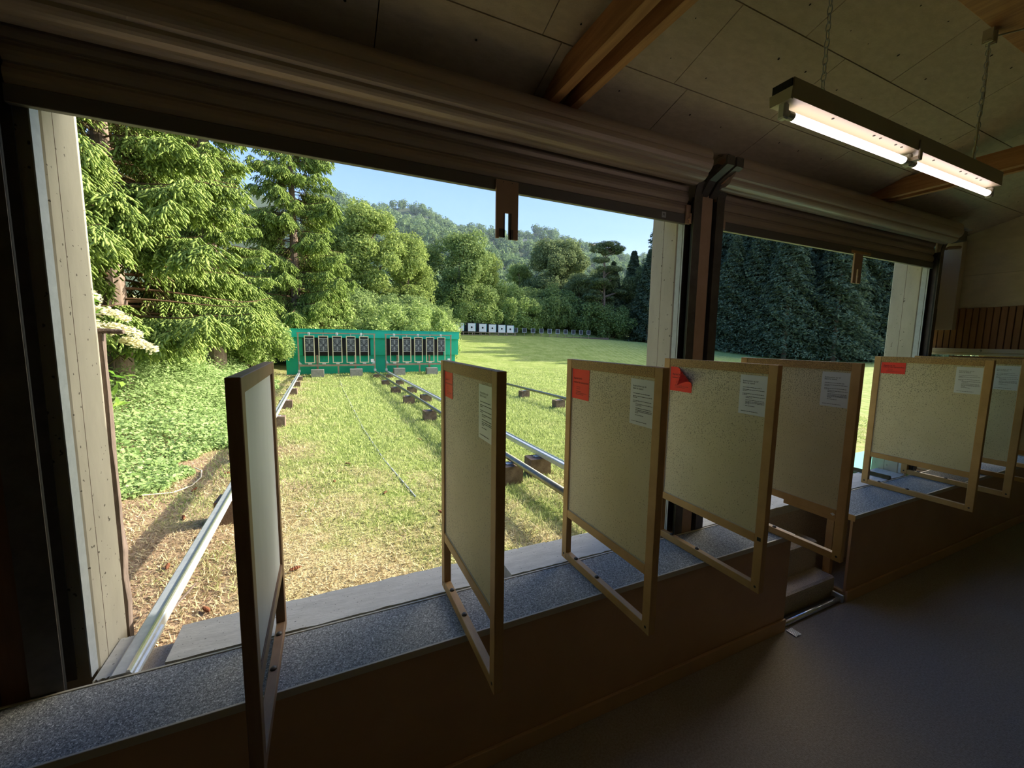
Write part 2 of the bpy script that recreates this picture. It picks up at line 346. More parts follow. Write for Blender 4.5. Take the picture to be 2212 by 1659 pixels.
def npmesh(name, V, F, mats, parent=None, mi=None, attr=None):
    """numpy verts / one face size -> object"""
    me = bpy.data.meshes.new(name)
    V = np.asarray(V, np.float32); groups = F if isinstance(F, list) else [F]
    nl = sum(g.size for g in groups); nf = sum(len(g) for g in groups)
    me.vertices.add(len(V)); me.vertices.foreach_set('co', V.ravel())
    me.loops.add(nl); me.loops.foreach_set('vertex_index', np.concatenate([g.ravel() for g in groups]).astype(np.int32))
    tot = np.concatenate([np.full(len(g), g.shape[1]) for g in groups]); st = np.concatenate([[0], np.cumsum(tot)[:-1]])
    me.polygons.add(nf); me.polygons.foreach_set('loop_start', st.astype(np.int32)); me.polygons.foreach_set('loop_total', tot.astype(np.int32))
    for m in (mats if isinstance(mats, (list, tuple)) else [mats]): me.materials.append(m)
    if mi is not None: me.polygons.foreach_set('material_index', np.asarray(mi, np.int32))
    if attr is not None:
        a = me.attributes.new(attr[0], 'FLOAT', 'POINT'); a.data.foreach_set('value', np.asarray(attr[1], np.float32))
    me.update(calc_edges=True); me.validate()
    o = bpy.data.objects.new(name, me); C.objects.link(o)
    if parent is not None:
        o.parent = parent
    return o

def tag(o, label, cat=None, group=None, kind=None):
    if label: o['label'] = label
    if cat: o['category'] = cat
    if group: o['group'] = group
    if kind: o['kind'] = kind
    return o
def thing(name, label, cat, loc=(0, 0, 0), group=None):
    o = bpy.data.objects.new(name, None); C.objects.link(o); o.location = loc; o.empty_display_size = .1
    return tag(o, label, cat, group)
def struct(o, label=None, cat=None): return tag(o, label, cat, None, 'structure')
def copy_tree(o, parent=None):
    c = o.copy(); C.objects.link(c)
    if parent is not None: c.parent = parent; c.matrix_parent_inverse = o.matrix_parent_inverse.copy()
    for ch in list(o.children): copy_tree(ch, c)
    return c
def text(name, body, size, mtx, m, parent, ext=0.0):
    """lettering as a mesh lying in the local XY plane of mtx"""
    cu = bpy.data.curves.new(name, 'FONT'); cu.body = body; cu.size = size; cu.extrude = ext; cu.resolution_u = 2
    t = bpy.data.objects.new(name, cu); C.objects.link(t)
    bpy.context.view_layer.update()
    me = bpy.data.meshes.new_from_object(t.evaluated_get(bpy.context.evaluated_depsgraph_get()))
    C.objects.unlink(t); bpy.data.objects.remove(t)
    me.name = name; me.transform(mtx); me.materials.clear(); me.materials.append(m)
    o = bpy.data.objects.new(name, me); C.objects.link(o); o.parent = parent
    return o
def local(parent): return Matrix.Translation(-Vector(parent.matrix_world.translation))

# ================================================================ the building
TAN = math.tan(math.radians(17.5)); CZ = lambda y: 4.8 + TAN * (2.95 - y)
XL, XR, YB = -4.2, 12.6, -4.6
K = .817                                     # the ceiling and what hangs from it: distances from the eye point
def ks(p): return (p[0] * K, p[1] * K, 3.05 + (p[2] - 3.05) * K)
# floor (its top carries the carpet)
o = MB().box(XL - .2, XR + .2, YB - .2, 3.0, -0.2, 0.0).build('floor', MT['carpet']); struct(o, 'dark carpeted floor of the shooting hall', 'floor')
# ceiling: staggered fibre boards under a roof slab
def ceiling():
    mb = MB(); th = math.radians(17.5); cs, sn = math.cos(th), math.sin(th)
    def P(x, y, d):                      # d below the board plane
        return (x, y - d * sn, CZ(y) - d * cs)
    rows = []; y = 2.451 + .545; j = 1
    while y > YB:
        if j == 1: rows.append((3.31, 2.996, .6))
        rows.append((max(y, YB), max(y - .545, YB), (.9, .335, 1.307, .821, 1.25, .75, 1.15, .5)[j % 8])); y -= .545; j += 1
    g = .0035
    for ya, yb, off in rows:
        k0 = math.floor((XL - off) / 1.115)
        xs = [off + 1.115 * k for k in range(k0, k0 + 15)]
        for a, b in zip(xs[:-1], xs[1:]):
            a, b = max(a, XL - .1), min(b, XR + .1)
            if b - a < .05: continue
            j = rng.uniform(-.0015, .0015, 4)
            top = [P(a + g, ya - g, -.015), P(b - g, ya - g, -.015), P(b - g, yb + g, -.015), P(a + g, yb + g, -.015)]
            bot = [P(a + g, ya - g, j[0]), P(b - g, ya - g, j[1]), P(b - g, yb + g, j[2]), P(a + g, yb + g, j[3])]
            mb.m = 0; mb.add(top + bot, [(4, 5, 6, 7), (0, 1, 5, 4), (1, 2, 6, 5), (2, 3, 7, 6), (3, 0, 4, 7)])
            # screw heads
            mb.m = 1
            for sx in (.22, .5 * (b - a), (b - a) - .22):
                for sy in (.11, .36):
                    if rng.random() < .45: continue
                    x, y = a + sx + rng.uniform(-.05, .05), ya - sy * (ya - yb) / .545 - rng.uniform(0, .04)
                    r = rng.uniform(.004, .009); c = [P(x + r * math.cos(t), y + r * math.sin(t), .004) for t in np.linspace(0, 2 * PI, 8)[:-1]]
                    mb.add(c, [tuple(range(7))])
    # backing slab (dark) closing the roof
    mb.m = 1
    A = [P(x, y, -.016) for x in (XL - .3, XR + .3) for y in (3.32, YB - .3)]; B = [P(x, y, -.25) for x in (XL - .3, XR + .3) for y in (3.32, YB - .3)]
    mb.add(A + B, [(0, 1, 3, 2), (4, 6, 7, 5), (0, 2, 6, 4), (1, 5, 7, 3), (0, 4, 5, 1), (2, 3, 7, 6)])
    return mb.build('ceiling', [MT['ceil'], MT['seam']])
struct(ceiling(), 'sloping ceiling of grey brown fibre boards', 'ceiling')
# plain walls behind the camera and to the left
struct(MB().box(XL, XR, YB - .2, YB, 0, CZ(YB) + .05).build('wall_back', MT['wallinner']), 'wall behind the shooting hall', 'wall')
struct(MB().prof_x([(YB, 0), (3.3, 0), (3.3, CZ(3.3)), (YB, CZ(YB))], XL - .2, XL).build('wall_left', MT['wallinner']), 'left end wall of the hall', 'wall')
# front wall left of the first opening: dark upright boards
mb = MB(); mb.m = 0
mb.box(XL, -1.5, 3.0, 3.3, 0, CZ(3.3))
x = XL
while x < -1.62:
    mb.box(x, x + .125, 2.965, 3.0, 1.0, 4.95, .006); x += .14
struct(mb.build('wall_front', MT['walldark']), 'dark boarded wall left of the large opening', 'wall')
# lintel behind the shutters and wall below the sills
mb = MB(); mb.box(-1.31, 3.18, 3.07, 3.3, 4.42, CZ(3.3)); mb.box(3.62, 8.13, 3.07, 3.3, 4.42, CZ(3.3)); struct(mb.build('trim_1', MT['walldark']), 'lintel above the openings behind the shutters', 'lintel')
mb = MB(); mb.box(-1.31, 3.18, 2.97, 3.3, 0, .93); mb.box(3.62, 8.13, 2.97, 3.3, 0, .93); mb.box(9.15, XR, 2.97, 3.3, 0, .93); mb.m = 0
struct(mb.build('trim_2', MT['beigecarpet']), 'carpeted riser below the concrete sills', 'wall')
# right end wall above the far benches: beige boards over wooden battens over a white header
XE = 9.3
mb = MB()
mb.prof_x([(YB, 2.93), (3.3, 2.93), (3.3, CZ(3.3)), (YB, CZ(YB))], XE + .03, XE + .16)
for y0, y1 in ((3.3, 1.2), (1.2, -.3), (-.3, -1.8), (-1.8, -4.55)):
    for z0, z1 in ((3.64, 4.146), (4.15, CZ(y0) - .012)):
        mb.box(XE, XE + .03, y1 + .002, y0 - .002, z0, z1)
struct(mb.build('wall_right', MT['wallboard']), 'right end wall of beige boards', 'wall')
mb = MB(); mb.m = 0; mb.box(XE - .004, XE + .02, -1.0, 3.3, 2.93, 3.63); mb.m = 1
y = 3.27
while y > -.9:
    h = 3.637 + rng.uniform(-.008, .008)
    mb.box(XE - .026, XE - .004, y - .0625, y, 2.93, h, .003); y -= .074
struct(mb.build('trim_3', [MT['walldark'], MT['batten']]), 'wooden batten cladding on the right end wall', 'wall cladding')
tag(MB().box(8.235, 8.42, 2.965, 2.99, 3.60, 4.70, .003).build('cover_strip', MT['wallboard']), 'beige cover strip right of the second opening', 'strip')
mb = MB()
for k in range(4): mb.box(8.235 + k * .062, 8.293 + k * .062, 2.965, 2.99, 1.08, 3.60, .003)
tag(mb.build('corner_battens', MT['walldark']), 'dark narrow battens in the corner right of the second opening', 'cladding')
# number board along the foot of that wall
nb = thing('number_board', 'long white board with black number 9 on the right end wall', 'board', (9.26, 2.0, 2.93))
bd = MB().box(9.245, 9.272, -.5, 3.29, 2.937, 3.001, .003).build('upper_board', MT['white'], nb)
MB().box(9.256, 9.272, -.5, 3.27, 2.895, 2.931, .003).build('lower_board', MT['white'], nb)
R = Matrix(((0, 0, -1, 9.244), (-1, 0, 0, 2.69), (0, 1, 0, 2.949), (0, 0, 0, 1)))
text('number', '9', .056, R, MT['ink'], bd)
# the hall goes on past that wall: front wall pier, third opening, end wall
struct(MB().prof_x([(YB, 0), (3.3, 0), (3.3, CZ(3.3)), (YB, CZ(YB))], XR, XR + .2).build('wall_end', MT['wallinner']), 'far end wall past the header wall', 'wall')
struct(MB().box(8.42, 9.15, 3.33, 3.41, .55, CZ(3.41) - .06).build('wall_bay', MT['concrete']), 'concrete wall between the second opening and the next bay', 'wall')
struct(MB().box(9.15, XR, 3.0, 3.3, 3.3, CZ(3.3)).build('trim_4', MT['wallinner']), 'lintel over the third opening', 'lintel')

# concrete pillars
def pillar(x0, x1, y0, y1, label):
    mb = MB(); mb.m = 0; mb.box(x0, x1, y0, y1, .55, CZ(y0) - .12, .012)
    return struct(mb.build('concrete_pillar', [MT['concrete']]), label, 'pillar')
pillar(-1.9, -1.31, 3.065, 3.44, 'weathered concrete pillar at the left edge of the large opening')
pillar(3.18, 3.62, 3.065, 3.41, 'pale pitted concrete pillar between the two openings')
pillar(8.13, 8.42, 3.065, 3.41, 'pale concrete pillar at the right edge of the second opening')
# board joints (thin formwork grooves) on the pillar faces
for xf, s in ((-1.31, 1), (3.18, -1), (8.13, -1)):
    mb = MB()
    y = 3.17 if s > 0 else 3.24
    mb.box(xf - (.004 if s > 0 else .001), xf + (.001 if s > 0 else .004), y, y + .0035, 1.0, 4.3)
    struct(mb.build('trim_5', MT['block']), 'thin formwork joint on a concrete pillar', 'joint')
# sills
def slab(x0, x1, label, y0=2.955, y1=3.335):
    n = 24; mb = MB()
    V = []; r = rng.normal(0, .004, (n + 1, 2))
    for i in range(n + 1):
        x = x0 + (x1 - x0) * i / n
        V += [(x, y0 + r[i, 0], .93), (x, y0 + r[i, 0], 1.035), (x, y1 - .02 + r[i, 1], 1.04), (x, y1 + r[i, 1], 1.015), (x, y1 + r[i, 1], .93)]
    F = [(i * 5 + k, i * 5 + k + 1, i * 5 + 6 + k, i * 5 + 5 + k) for i in range(n) for k in range(4)]
    F += [(0, 1, 2, 3, 4)[::-1], tuple(n * 5 + k for k in range(5))]
    mb.add(V, F)
    return tag(mb.build('concrete_sill', MT['slab']), label, 'sill', 'concrete sill slabs')
slab(-1.30, -1.16, 'short narrow concrete sill piece beside the left pillar')
slab(-.97, 1.28, 'long rough concrete sill slab behind the nearest bench')
slab(1.385, 2.70, 'concrete sill slab behind the third divider')
slab(3.56, 4.55, 'bright concrete sill slab beyond the doorway gap')
slab(4.57, 5.9, 'concrete sill slab outside the doorway between the benches')
slab(5.92, 8.12, 'concrete sill slab at the right end of the second opening')
slab(9.16, XR, 'concrete sill slab in the third opening at the far right')
# strip of lit edge stones along the outer rim of the sills
mb = MB()
x = 1.3
while x < 2.75:
    L = rng.uniform(.25, .42); mb.box(x, x + L - .008, 3.34, 3.40 + rng.uniform(-.006, .006), .85, 1.0, .006); x += L
tag(mb.build('edge_stones', MT['slab']), 'row of pale edge stones along the outer sill rim', 'edging')

# ---------------------------------------------------------------- guides and column cover
def guide(x0, x1, label, inner):
    t = thing('shutter_guide', label, 'shutter guide', ((x0 + x1) / 2, 2.95, 1.0), 'steel shutter guides')
    mb = MB()
    mb.box(x0, x1, 2.880, 2.89, 1.04, 4.40); mb.box(x0, x1, 3.0, 3.006, 1.04, 4.40)
    if inner > 0: mb.box(x0, x0 + .008, 2.89, 3.0, 1.04, 4.40)
    else: mb.box(x1 - .008, x1, 2.89, 3.0, 1.04, 4.40)
    mb.build('channel', MT['darksteel'], t)
    xi = x1 if inner > 0 else x0
    MB().box(min(xi, xi - .012 * inner), max(xi, xi - .012 * inner), 2.886, 2.905, 1.0, 4.3).build('rubber_seal', MT['black'], t)
    xz = xi + .067 * (x1 < 0) + (.004 if inner < 0 else 0)
    MB().box(xz - .003, xz + .003, 2.985, 3.062, 1.04, 4.4).build('zinc_strip', MT['zinc'], t)
    # flared mouth at the top
    mb = MB(); pr = [(2.880, 4.40), (2.875, 4.44), (2.86, 4.49), (2.84, 4.53), (2.848, 4.535), (2.87, 4.50), (2.886, 4.45), (2.89, 4.40)]
    mb.prof_x(pr, x0, x1); mb.build('guide_mouth', MT['darksteel'], t)
    return t
guide(-1.52, -1.385, 'dark steel shutter guide beside the left pillar', 1)
guide(3.185, 3.285, 'steel shutter guide on the left of the middle column', -1)
guide(3.485, 3.59, 'steel shutter guide on the right of the middle column', 1)
guide(8.13, 8.22, 'steel shutter guide at the right end of the second opening', -1)
cc = thing('column_cover', 'brown board cover on the middle column between shutter guides', 'column cover', (3.38, 2.9, 1.0))
MB().box(3.285, 3.445, 2.895, 2.91, 2.405, 4.44, .003).build('upper_board', MT['coverboard'], cc)
MB().box(3.290, 3.440, 2.897, 2.91, 1.05, 2.40, .003).build('lower_board', MT['coverboard'], cc)
MB().box(3.287, 3.483, 2.92, 3.0, 1.05, 4.44).build('back_plate', MT['seam'], cc)

# ---------------------------------------------------------------- roller shutters
def shutter(x0, x1, label, latches, rx, zb=4.165):
    t = thing('roller_shutter', label, 'roller shutter', ((x0 + x1) / 2, 2.96, zb))
    # curtain of convex slats
    def slats(z0, n, p=.105):
        pr = []
        for k in range(n):
            z = z0 + k * p
            pr += [(2.968, z), (2.958, z + .006), (2.948, z + .03), (2.946, z + .05), (2.95, z + .075), (2.962, z + .093), (2.962, z + .099)]
        return pr
    f = slats(zb + .087, 4); pr = f + [(2.985, f[-1][1]), (2.985, f[0][1])]
    MB().prof_x(pr, x0 + .004, x1 - .004).build('slat_curtain', MT['slat'], t)
    MB().box(x0, x1, 2.945, 2.985, zb, zb + .086, .003).build('bottom_bar', MT['bar'], t)
    # rolled-up part: eight convex slats around the axle, plus the tail
    cy, cz, r = 2.815, 4.635, .158; mb = MB(); n = 8; pr = []
    for k in range(n):
        for q in range(7):
            a = 2 * PI * (k + q / 7 * .965 + .13) / n + .12
            rad = r * (.945 + .055 * math.sin(PI * min(1, (q + .35) / 6.3)) ** .6)
            if q == 6: rad = r * .915
            pr.append((cy - rad * math.cos(a), cz + rad * math.sin(a)))
    mb.prof_x(pr, rx[0], rx[1]); mb.build('roll', MT['slat'], t)
    mb = MB(); mb.tube([(rx[0] - .03, cy, cz), (rx[1] + .06, cy, cz)], .05, 14); mb.build('axle', MT['darksteel'], t)
    for xe in rx: MB().tube([(xe - .012, cy, cz), (xe + .012, cy, cz)], .115, 20).build('inner_coil', MT['coverboard'], t)
    for s in latches:
        xx = x1 - .01 if s > 0 else x0 + .01
        mb = MB(); mb.box(xx - .035, xx + .02, 2.925, 2.945, zb - .005, zb + .17, .004); mb.box(xx + .0, xx + .05, 2.905, 2.925, zb + .0, zb + .09, .003)
        mb.tube([(xx - .01, 2.92, zb + .04), (xx - .01, 2.90, zb + .04)], .012, 8); mb.build('latch', MT['coverboard'], t)
    return t
s1 = shutter(-1.384, 3.184, 'rolled up shutter above the large left opening', (1,), (-1.55, 3.14))
s2 = shutter(3.592, 8.128, 'rolled up shutter above the smaller right opening', (-1,), (3.44, 8.10))
bar = [c for c in s1.children if c.name.startswith('bottom_bar')][0]
lp = MB().box(2.85, 2.90, 2.942, 2.946, 4.185, 4.235).build('tag_plate', MT['zinc'], bar)
text('letter', 'M', .04, Matrix(((1, 0, 0, 2.858), (0, 0, -1, 2.9415), (0, 1, 0, 4.196), (0, 0, 0, 1))), MT['ink'], lp)

# slotted plates hanging from the bottom bars
def plate(x, w, z0, z1, label, notch, strip):
    t = thing('slotted_plate', label, 'plate', (x + w / 2, 2.935, z1)); y0, y1 = 2.921, 2.939
    s0, s1_, zs = x + w * .40, x + w * .58, z0 + (z1 - z0) * .45
    mb = MB()
    mb.box(x, x + w, y0, y1, zs, z1)
    if notch:
        zn = z0 + (z1 - z0) * .17
        mb.box(x, s0 - .012, y0, y1, zn, zs); mb.box(s1_ + .02, x + w, y0, y1, zn, zs)
        mb.box(x, x + w * .12, y0, y1, z0, zn); mb.box(x + w * .78, x + w, y0, y1, z0, zn)
    else:
        mb.box(x, s0, y0, y1, z0, zs); mb.box(s1_, x + w, y0, y1, z0, zs)
    mb.build('board', MT['coverboard'], t)
    if notch:
        mb = MB(); zn = z0 + (z1 - z0) * .17
        mb.box(s0 - .012, s0, y0 + .003, y1, z0 + .01, zs); mb.box(s1_, s1_ + .02, y0 + .003, y1, z0, zs)
        mb.box(x + w * .12, s0, y0 + .003, y1, z0 + .01, zn); mb.box(s1_ + .01, x + w * .78, y0 + .003, y1, z0, zn)
        mb.build('dark_inset', MT['darksteel'], t)
    if strip: MB().box(x - .09, x + w + .17, y0 - .006, y0, z1 - .02, z1 + .012, .002).build('wooden_strip', MT['oak'], t)
    for sx in (.3, .7): MB().disc((x + w * sx, y0 + .001, z1 - .015), (0, -1, 0), .004, .003, 8).build('screw', MT['darksteel'], t)
plate(1.196, .182, 3.81, 4.235, 'brown plate with a stepped slot hanging under the left shutter', True, False)
plate(6.02, .18, 3.81, 4.19, 'narrow slotted plate hanging under the right shutter', False, True)

# bracket carrying the roller ends at the middle column
t = thing('roller_bracket', 'dark angled steel bracket holding roller ends at middle column', 'bracket', (3.38, 2.88, 4.5))
def arm(x0, x1):
    pr = [(2.90, 4.42), (2.885, 4.42), (2.80, 4.53), (2.62, 4.61), (2.62, 4.69), (2.635, 4.69), (2.64, 4.63), (2.82, 4.55), (2.90, 4.46)]
    return MB().prof_x(pr, x0, x1)
arm(3.265, 3.355).build('arm', MT['darksteel'], t); arm(3.385, 3.475).build('arm', MT['darksteel'], t)
MB().box(3.29, 3.455, 2.74, 2.90, 4.58, 4.66, .004).build('cross_plate', MT['darksteel'], t)
t = thing('drive_motor', 'dark shutter motor with shiny cover at right roller end', 'motor', (8.3, 2.8, 4.6))
MB().box(8.14, 8.40, 2.72, 2.88, 4.53, 4.67, .01).build('gear_box', MT['darksteel'], t)
MB().box(8.17, 8.42, 2.68, 2.82, 4.672, 4.69, .004).build('cover_plate', MT['steel'], t)
mb = MB(); mb.tube([(8.40, 2.78, 4.60), (8.45, 2.78, 4.60)], .035, 12); mb.build('end_cap', MT['coverboard'], t)
tag(MB().tube([(8.24, 2.87, 4.44), (8.31, 2.87, 4.46), (8.46, 2.80, 4.47)], .022, 8).build('cable_duct', MT['coverboard']), 'pale cable duct below the shutter motor', 'duct')

# ---------------------------------------------------------------- roof beams (double planks)
def tie(x, label):
    t = thing('tie_beam', label, 'beam', (x, 2.6, 4.75), 'double plank tie beams')
    def plank(xa, xb, z0, z1, ya, m, nm):
        yc = 2.95 - (z1 - 4.8 + .008) / TAN                       # where the top edge meets the sloping ceiling
        pr = [(ya, z0), (ya, CZ(ya) - .008), (yc, z1), (-4.4, z1), (-4.4, z0)]
        return MB().prof_x(pr, xa, xb).build(nm, m, t)
    plank(x, x + .072, 4.75, 4.93, 2.95, MT['beam'], 'plank'); plank(x + .178, x + .24, 4.75, 4.92, 2.95, MT['beam'], 'plank')
    MB().box(x + .073, x + .177, 1.2, 1.5, 4.80, 4.92).build('spacer_block', MT['walldark'], t)
    return t
tie(1.515, 'double plank tie beam left of the lamp'); tie(6.01, 'double plank tie beam beyond the right end of the lamp'); tie(-2.98, 'double plank tie beam over the left end of the hall')
tag(MB().box(XL, XE - .01, 1.06, 1.315, 5.10, 5.30, .006).build('purlin', MT['beam']), 'long heavy purlin carrying the lamp chains under the ceiling', 'beam')

# ---------------------------------------------------------------- fluorescent lamp
LY = 1.62
t = thing('fluorescent_lamp', 'long two tube fluorescent lamp hanging on chains from the ceiling', 'lamp', (0, 0, 0))
x0, x1 = 2.42, 5.33
mb = MB(); pr = [(LY - .062, 4.42), (LY + .062, 4.42), (LY + .062, 4.53), (LY - .062, 4.53)]
mb.prof_x(pr, x0 + .01, x1); mb.build('housing', MT['lampbody'], t)
MB().prof_x([(LY - .055, 4.475), (LY + .055, 4.475), (LY + .055, 4.526), (LY - .055, 4.526)], x0, x0 + .012).build('end_plate', MT['black'], t)
MB().prof_x([(LY - .06, 4.415), (LY + .06, 4.415), (LY + .066, 4.478), (LY - .066, 4.478)], x0 - .006, x0 + .012).build('end_cover', MT['lampbody'], t)
for a, b in ((x0 + .06, x0 + 1.43), (x0 + 1.50, x1 - .03)):
    mb = MB(); mb.tube([(a + .05, LY, 4.368), (b - .03, LY, 4.368)], 0.0225, 14); tb = mb.build('tube', MT['tube'], t, True)
    for e in (a, b): MB().tube([(e + (.0 if e == a else -.03), LY, 4.368), (e + (.05 if e == a else .0), LY, 4.368)], .024, 14).build('tube_cap', MT['socket'], tb)
for xs in (x0 + .03, x0 + 1.465, x1 - .015):
    mb = MB(); mb.box(xs - .022, xs + .022, LY - .022, LY + .022, 4.335, 4.42, .008); mb.build('socket', MT['socket'], t)
mb = MB(); mb.box(x0 + 1.443, x0 + 1.487, LY - .074, LY - .063, 4.36, 4.49, .004); mb.box(x0 + 1.443, x0 + 1.487, LY - .07, LY - .0, 4.36, 4.385); mb.build('clip', MT['lampbody'], t)
for q in (.45, .92, 1.0, 1.2, 1.28, 1.75, 2.2, 2.3, 2.5, 2.58): MB().disc((x0 + q, LY - .035, 4.4195), (0, 0, -1), .008, .002, 8).build('screw_hole', MT['ink'], t)
def chain(x, ztop, cap):
    mb = MB(); z = 4.535; k = 0; L = .058
    while z < ztop:
        ring = []
        for a in np.linspace(0, 2 * PI, 13):
            u, v = .013 * math.cos(a), (L / 2) * math.sin(a)
            ring.append((x + (u if k % 2 else 0), LY + (0 if k % 2 else u), z + L / 2 + v))
        mb.tube(ring, .0032, 5, False); z += L * .8; k += 1
    c = mb.build('chain', MT['steel'], t)
    MB().box(x - .03, x + .03, LY - .03, LY + .03, 4.53, 4.545).build('hanger', MT['lampbody'], t)
chain(2.80, 5.53, False); chain(4.93, 5.53, True)
mb = MB()
for s in (-.03, .03): mb.disc((4.93 + s, LY, 5.48), (.3 * s, 0, -1), .028, .012, 14)
mb.box(4.885, 4.905, LY - .03, LY + .03, 5.46, 5.56); mb.box(4.955, 4.975, LY - .03, LY + .03, 5.46, 5.56); mb.build('ceiling_hook', MT['lampbody'], t)
mb = MB(); mb.tube([(4.98, LY, 5.55), (4.955, LY + .01, 5.45), (4.945, LY, 5.3), (4.96, LY, 5.1), (4.95, LY, 4.95), (4.925, LY, 4.88), (4.90, LY - .01, 4.72), (4.90, LY, 4.55)], .006, 6); mb.build('cable', MT['lampbody'], t)
MB().tube([(4.98, LY, 5.53), (5.12, LY - .2, 5.53), (5.3, LY - .28, 5.55)], .007, 6).build('cable', MT['lampbody'], t)

# (drawn at one and a third size about the eye point, brought to its true size and place here)
LS = Matrix.Translation((0, 0, 3.05)) @ Matrix.Scale(K, 4) @ Matrix.Translation((0, 0, -3.05))
base = Vector(ks((3.9, LY, 4.35)))
for o in [t] + list(t.children_recursive):
    if o.type == 'MESH': o.data.transform(Matrix.Translation(-base) @ LS)
    o.matrix_parent_inverse = Matrix()
t.location = base

# ---------------------------------------------------------------- benches
def bench(x0, x1, label, open_end):
    t = thing('shooting_bench', label, 'bench', ((x0 + x1) / 2, 2.6, 0), 'carpet topped shooting benches')
    MB().box(x0, x1 - (.0 if open_end else .012), 2.405, 2.862, 1.03, 1.07).build('carpet_top', MT['carpetblue'], t)
    MB().box(x0, x1, 2.390, 2.405, 1.025, 1.073, .002).build('front_edge', MT['creamtrim'], t)
    MB().box(x0, x1, 2.862, 2.877, 1.025, 1.076, .002).build('back_edge', MT['creamtrim'], t)
    if not open_end: MB().box(x1 - .012, x1, 2.405, 2.862, 1.025, 1.073, .002).build('side_edge', MT['creamtrim'], t)
    else: MB().box(x0 - .006, x0, 2.39, 2.877, 1.0, 1.073, .002).build('side_edge', MT['oak'], t)
    MB().box(x0, x1 - .03, 2.41, 2.435, .02, 1.024).build('front_panel', MT['laminate'], t)
    MB().box(x0, x1 - .03, 2.385, 2.41, .0, .135, .004).build('kick_plate', MT['kick'], t)
    if open_end:
        MB().box(x0 + .012, x0 + .075, 2.60, 2.68, .0, 1.02, .004).build('leg', MT['oak'], t)
        MB().box(x0 + .02, x0 + .075, 2.435, 2.60, .03, .10, .004).build('foot_rail', MT['oak'], t)
        MB().box(x0 + .02, x0 + .075, 2.68, 2.85, .93, 1.02, .004).build('bearer', MT['oak'], t)
    else:
        MB().box(x1 - .055, x1 - .03, 2.435, 2.86, .02, 1.024).build('end_panel', MT['laminate'], t)
    return t
bench(XL + .01, 4.37, 'long bench with blue grey carpet top left of the doorway gap', False)
bench(5.50, XR - .02, 'long bench with blue grey carpet top right of the doorway gap', True)
mb = MB()
mb.prof_x([(2.97, 0), (2.97, .60), (2.78, .60), (2.755, .585), (2.75, .56), (2.75, .25), (2.56, .25), (2.535, .235), (2.53, .21), (2.53, 0)], 4.38, 5.50)
tag(mb.build('carpeted_steps', MT['beigecarpet']), 'carpeted steps rising to the sill in the doorway gap between benches', 'steps')
t = thing('floor_track', 'shiny aluminium gate track on the carpet in the doorway gap', 'track', (4.95, 2.6, 0))
MB().tube([(4.40, 2.44, .03), (5.43, 2.44, .03)], .028, 12).build('tube', MT['chrome'], t, True)
MB().box(4.40, 5.46, 2.475, 2.51, 0, .035, .004).build('dark_profile', MT['darksteel'], t)
MB().box(5.44, 5.47, 2.40, 2.52, 0, .09, .004).build('bracket', MT['steel'], t)
t = thing('floor_grille', 'small metal grille on the floor at the bench corner', 'grille', (4.37, 2.36, 0))
mb = MB()
for k in range(5): mb.box(4.35 + .02 * k, 4.358 + .02 * k, 2.28, 2.38, .0, .012)
mb.build('bars', MT['steel'], t)
# ================================================================ divider panels
def notice(parent, y0, y1, z0, z1, xf, m, head, lines, side=-1, curl=0):
    """a sheet of paper taped to the board face (the face looks along -X)"""
    mb = MB(); n = 8; k = 8
    V = []
    for i in range(n + 1):
        for j in range(k + 1):
            y = y1 - (y1 - y0) * i / n; z = z0 + (z1 - z0) * j / k
            d = max(0, (1 - i / n * .0) * 0)
            if curl: d = curl * max(0, (i / n + j / k - 1.25)) ** 2 * 3
            V.append((xf - .0025 - d, y, z - d * .8))
    F = [(i * (k + 1) + j, i * (k + 1) + j + 1, (i + 1) * (k + 1) + j + 1, (i + 1) * (k + 1) + j) for i in range(n) for j in range(k)]
    mb.add(V, F); s = mb.build('red_notice' if m is MT['red'] else 'white_notice', m, parent)
    W, H = y1 - y0, z1 - z0
    for r, (body, zz, sz) in enumerate(head):
        mt = Matrix(((0, 0, -1, xf - .0038), (-1, 0, 0, y1 - W * .10), (0, 1, 0, z0 + H * zz), (0, 0, 0, 1)))
        text('lettering', body, W * sz, mt, MT['ink'], s)
    mb = MB()
    for (zz, a, b) in lines:
        y = y1 - W * a
        while y > y1 - W * b:
            L = rng.uniform(.03, .09) * W
            mb.add([(xf - .0038, y, z0 + H * zz), (xf - .0038, max(y - L, y1 - W * b), z0 + H * zz), (xf - .0038, max(y - L, y1 - W * b), z0 + H * (zz + .011)), (xf - .0038, y, z0 + H * (zz + .011))], [(0, 1, 2, 3)])
            y -= L + .012 * W
    mb.build('fine_print', MT['ink'], s)
    return s

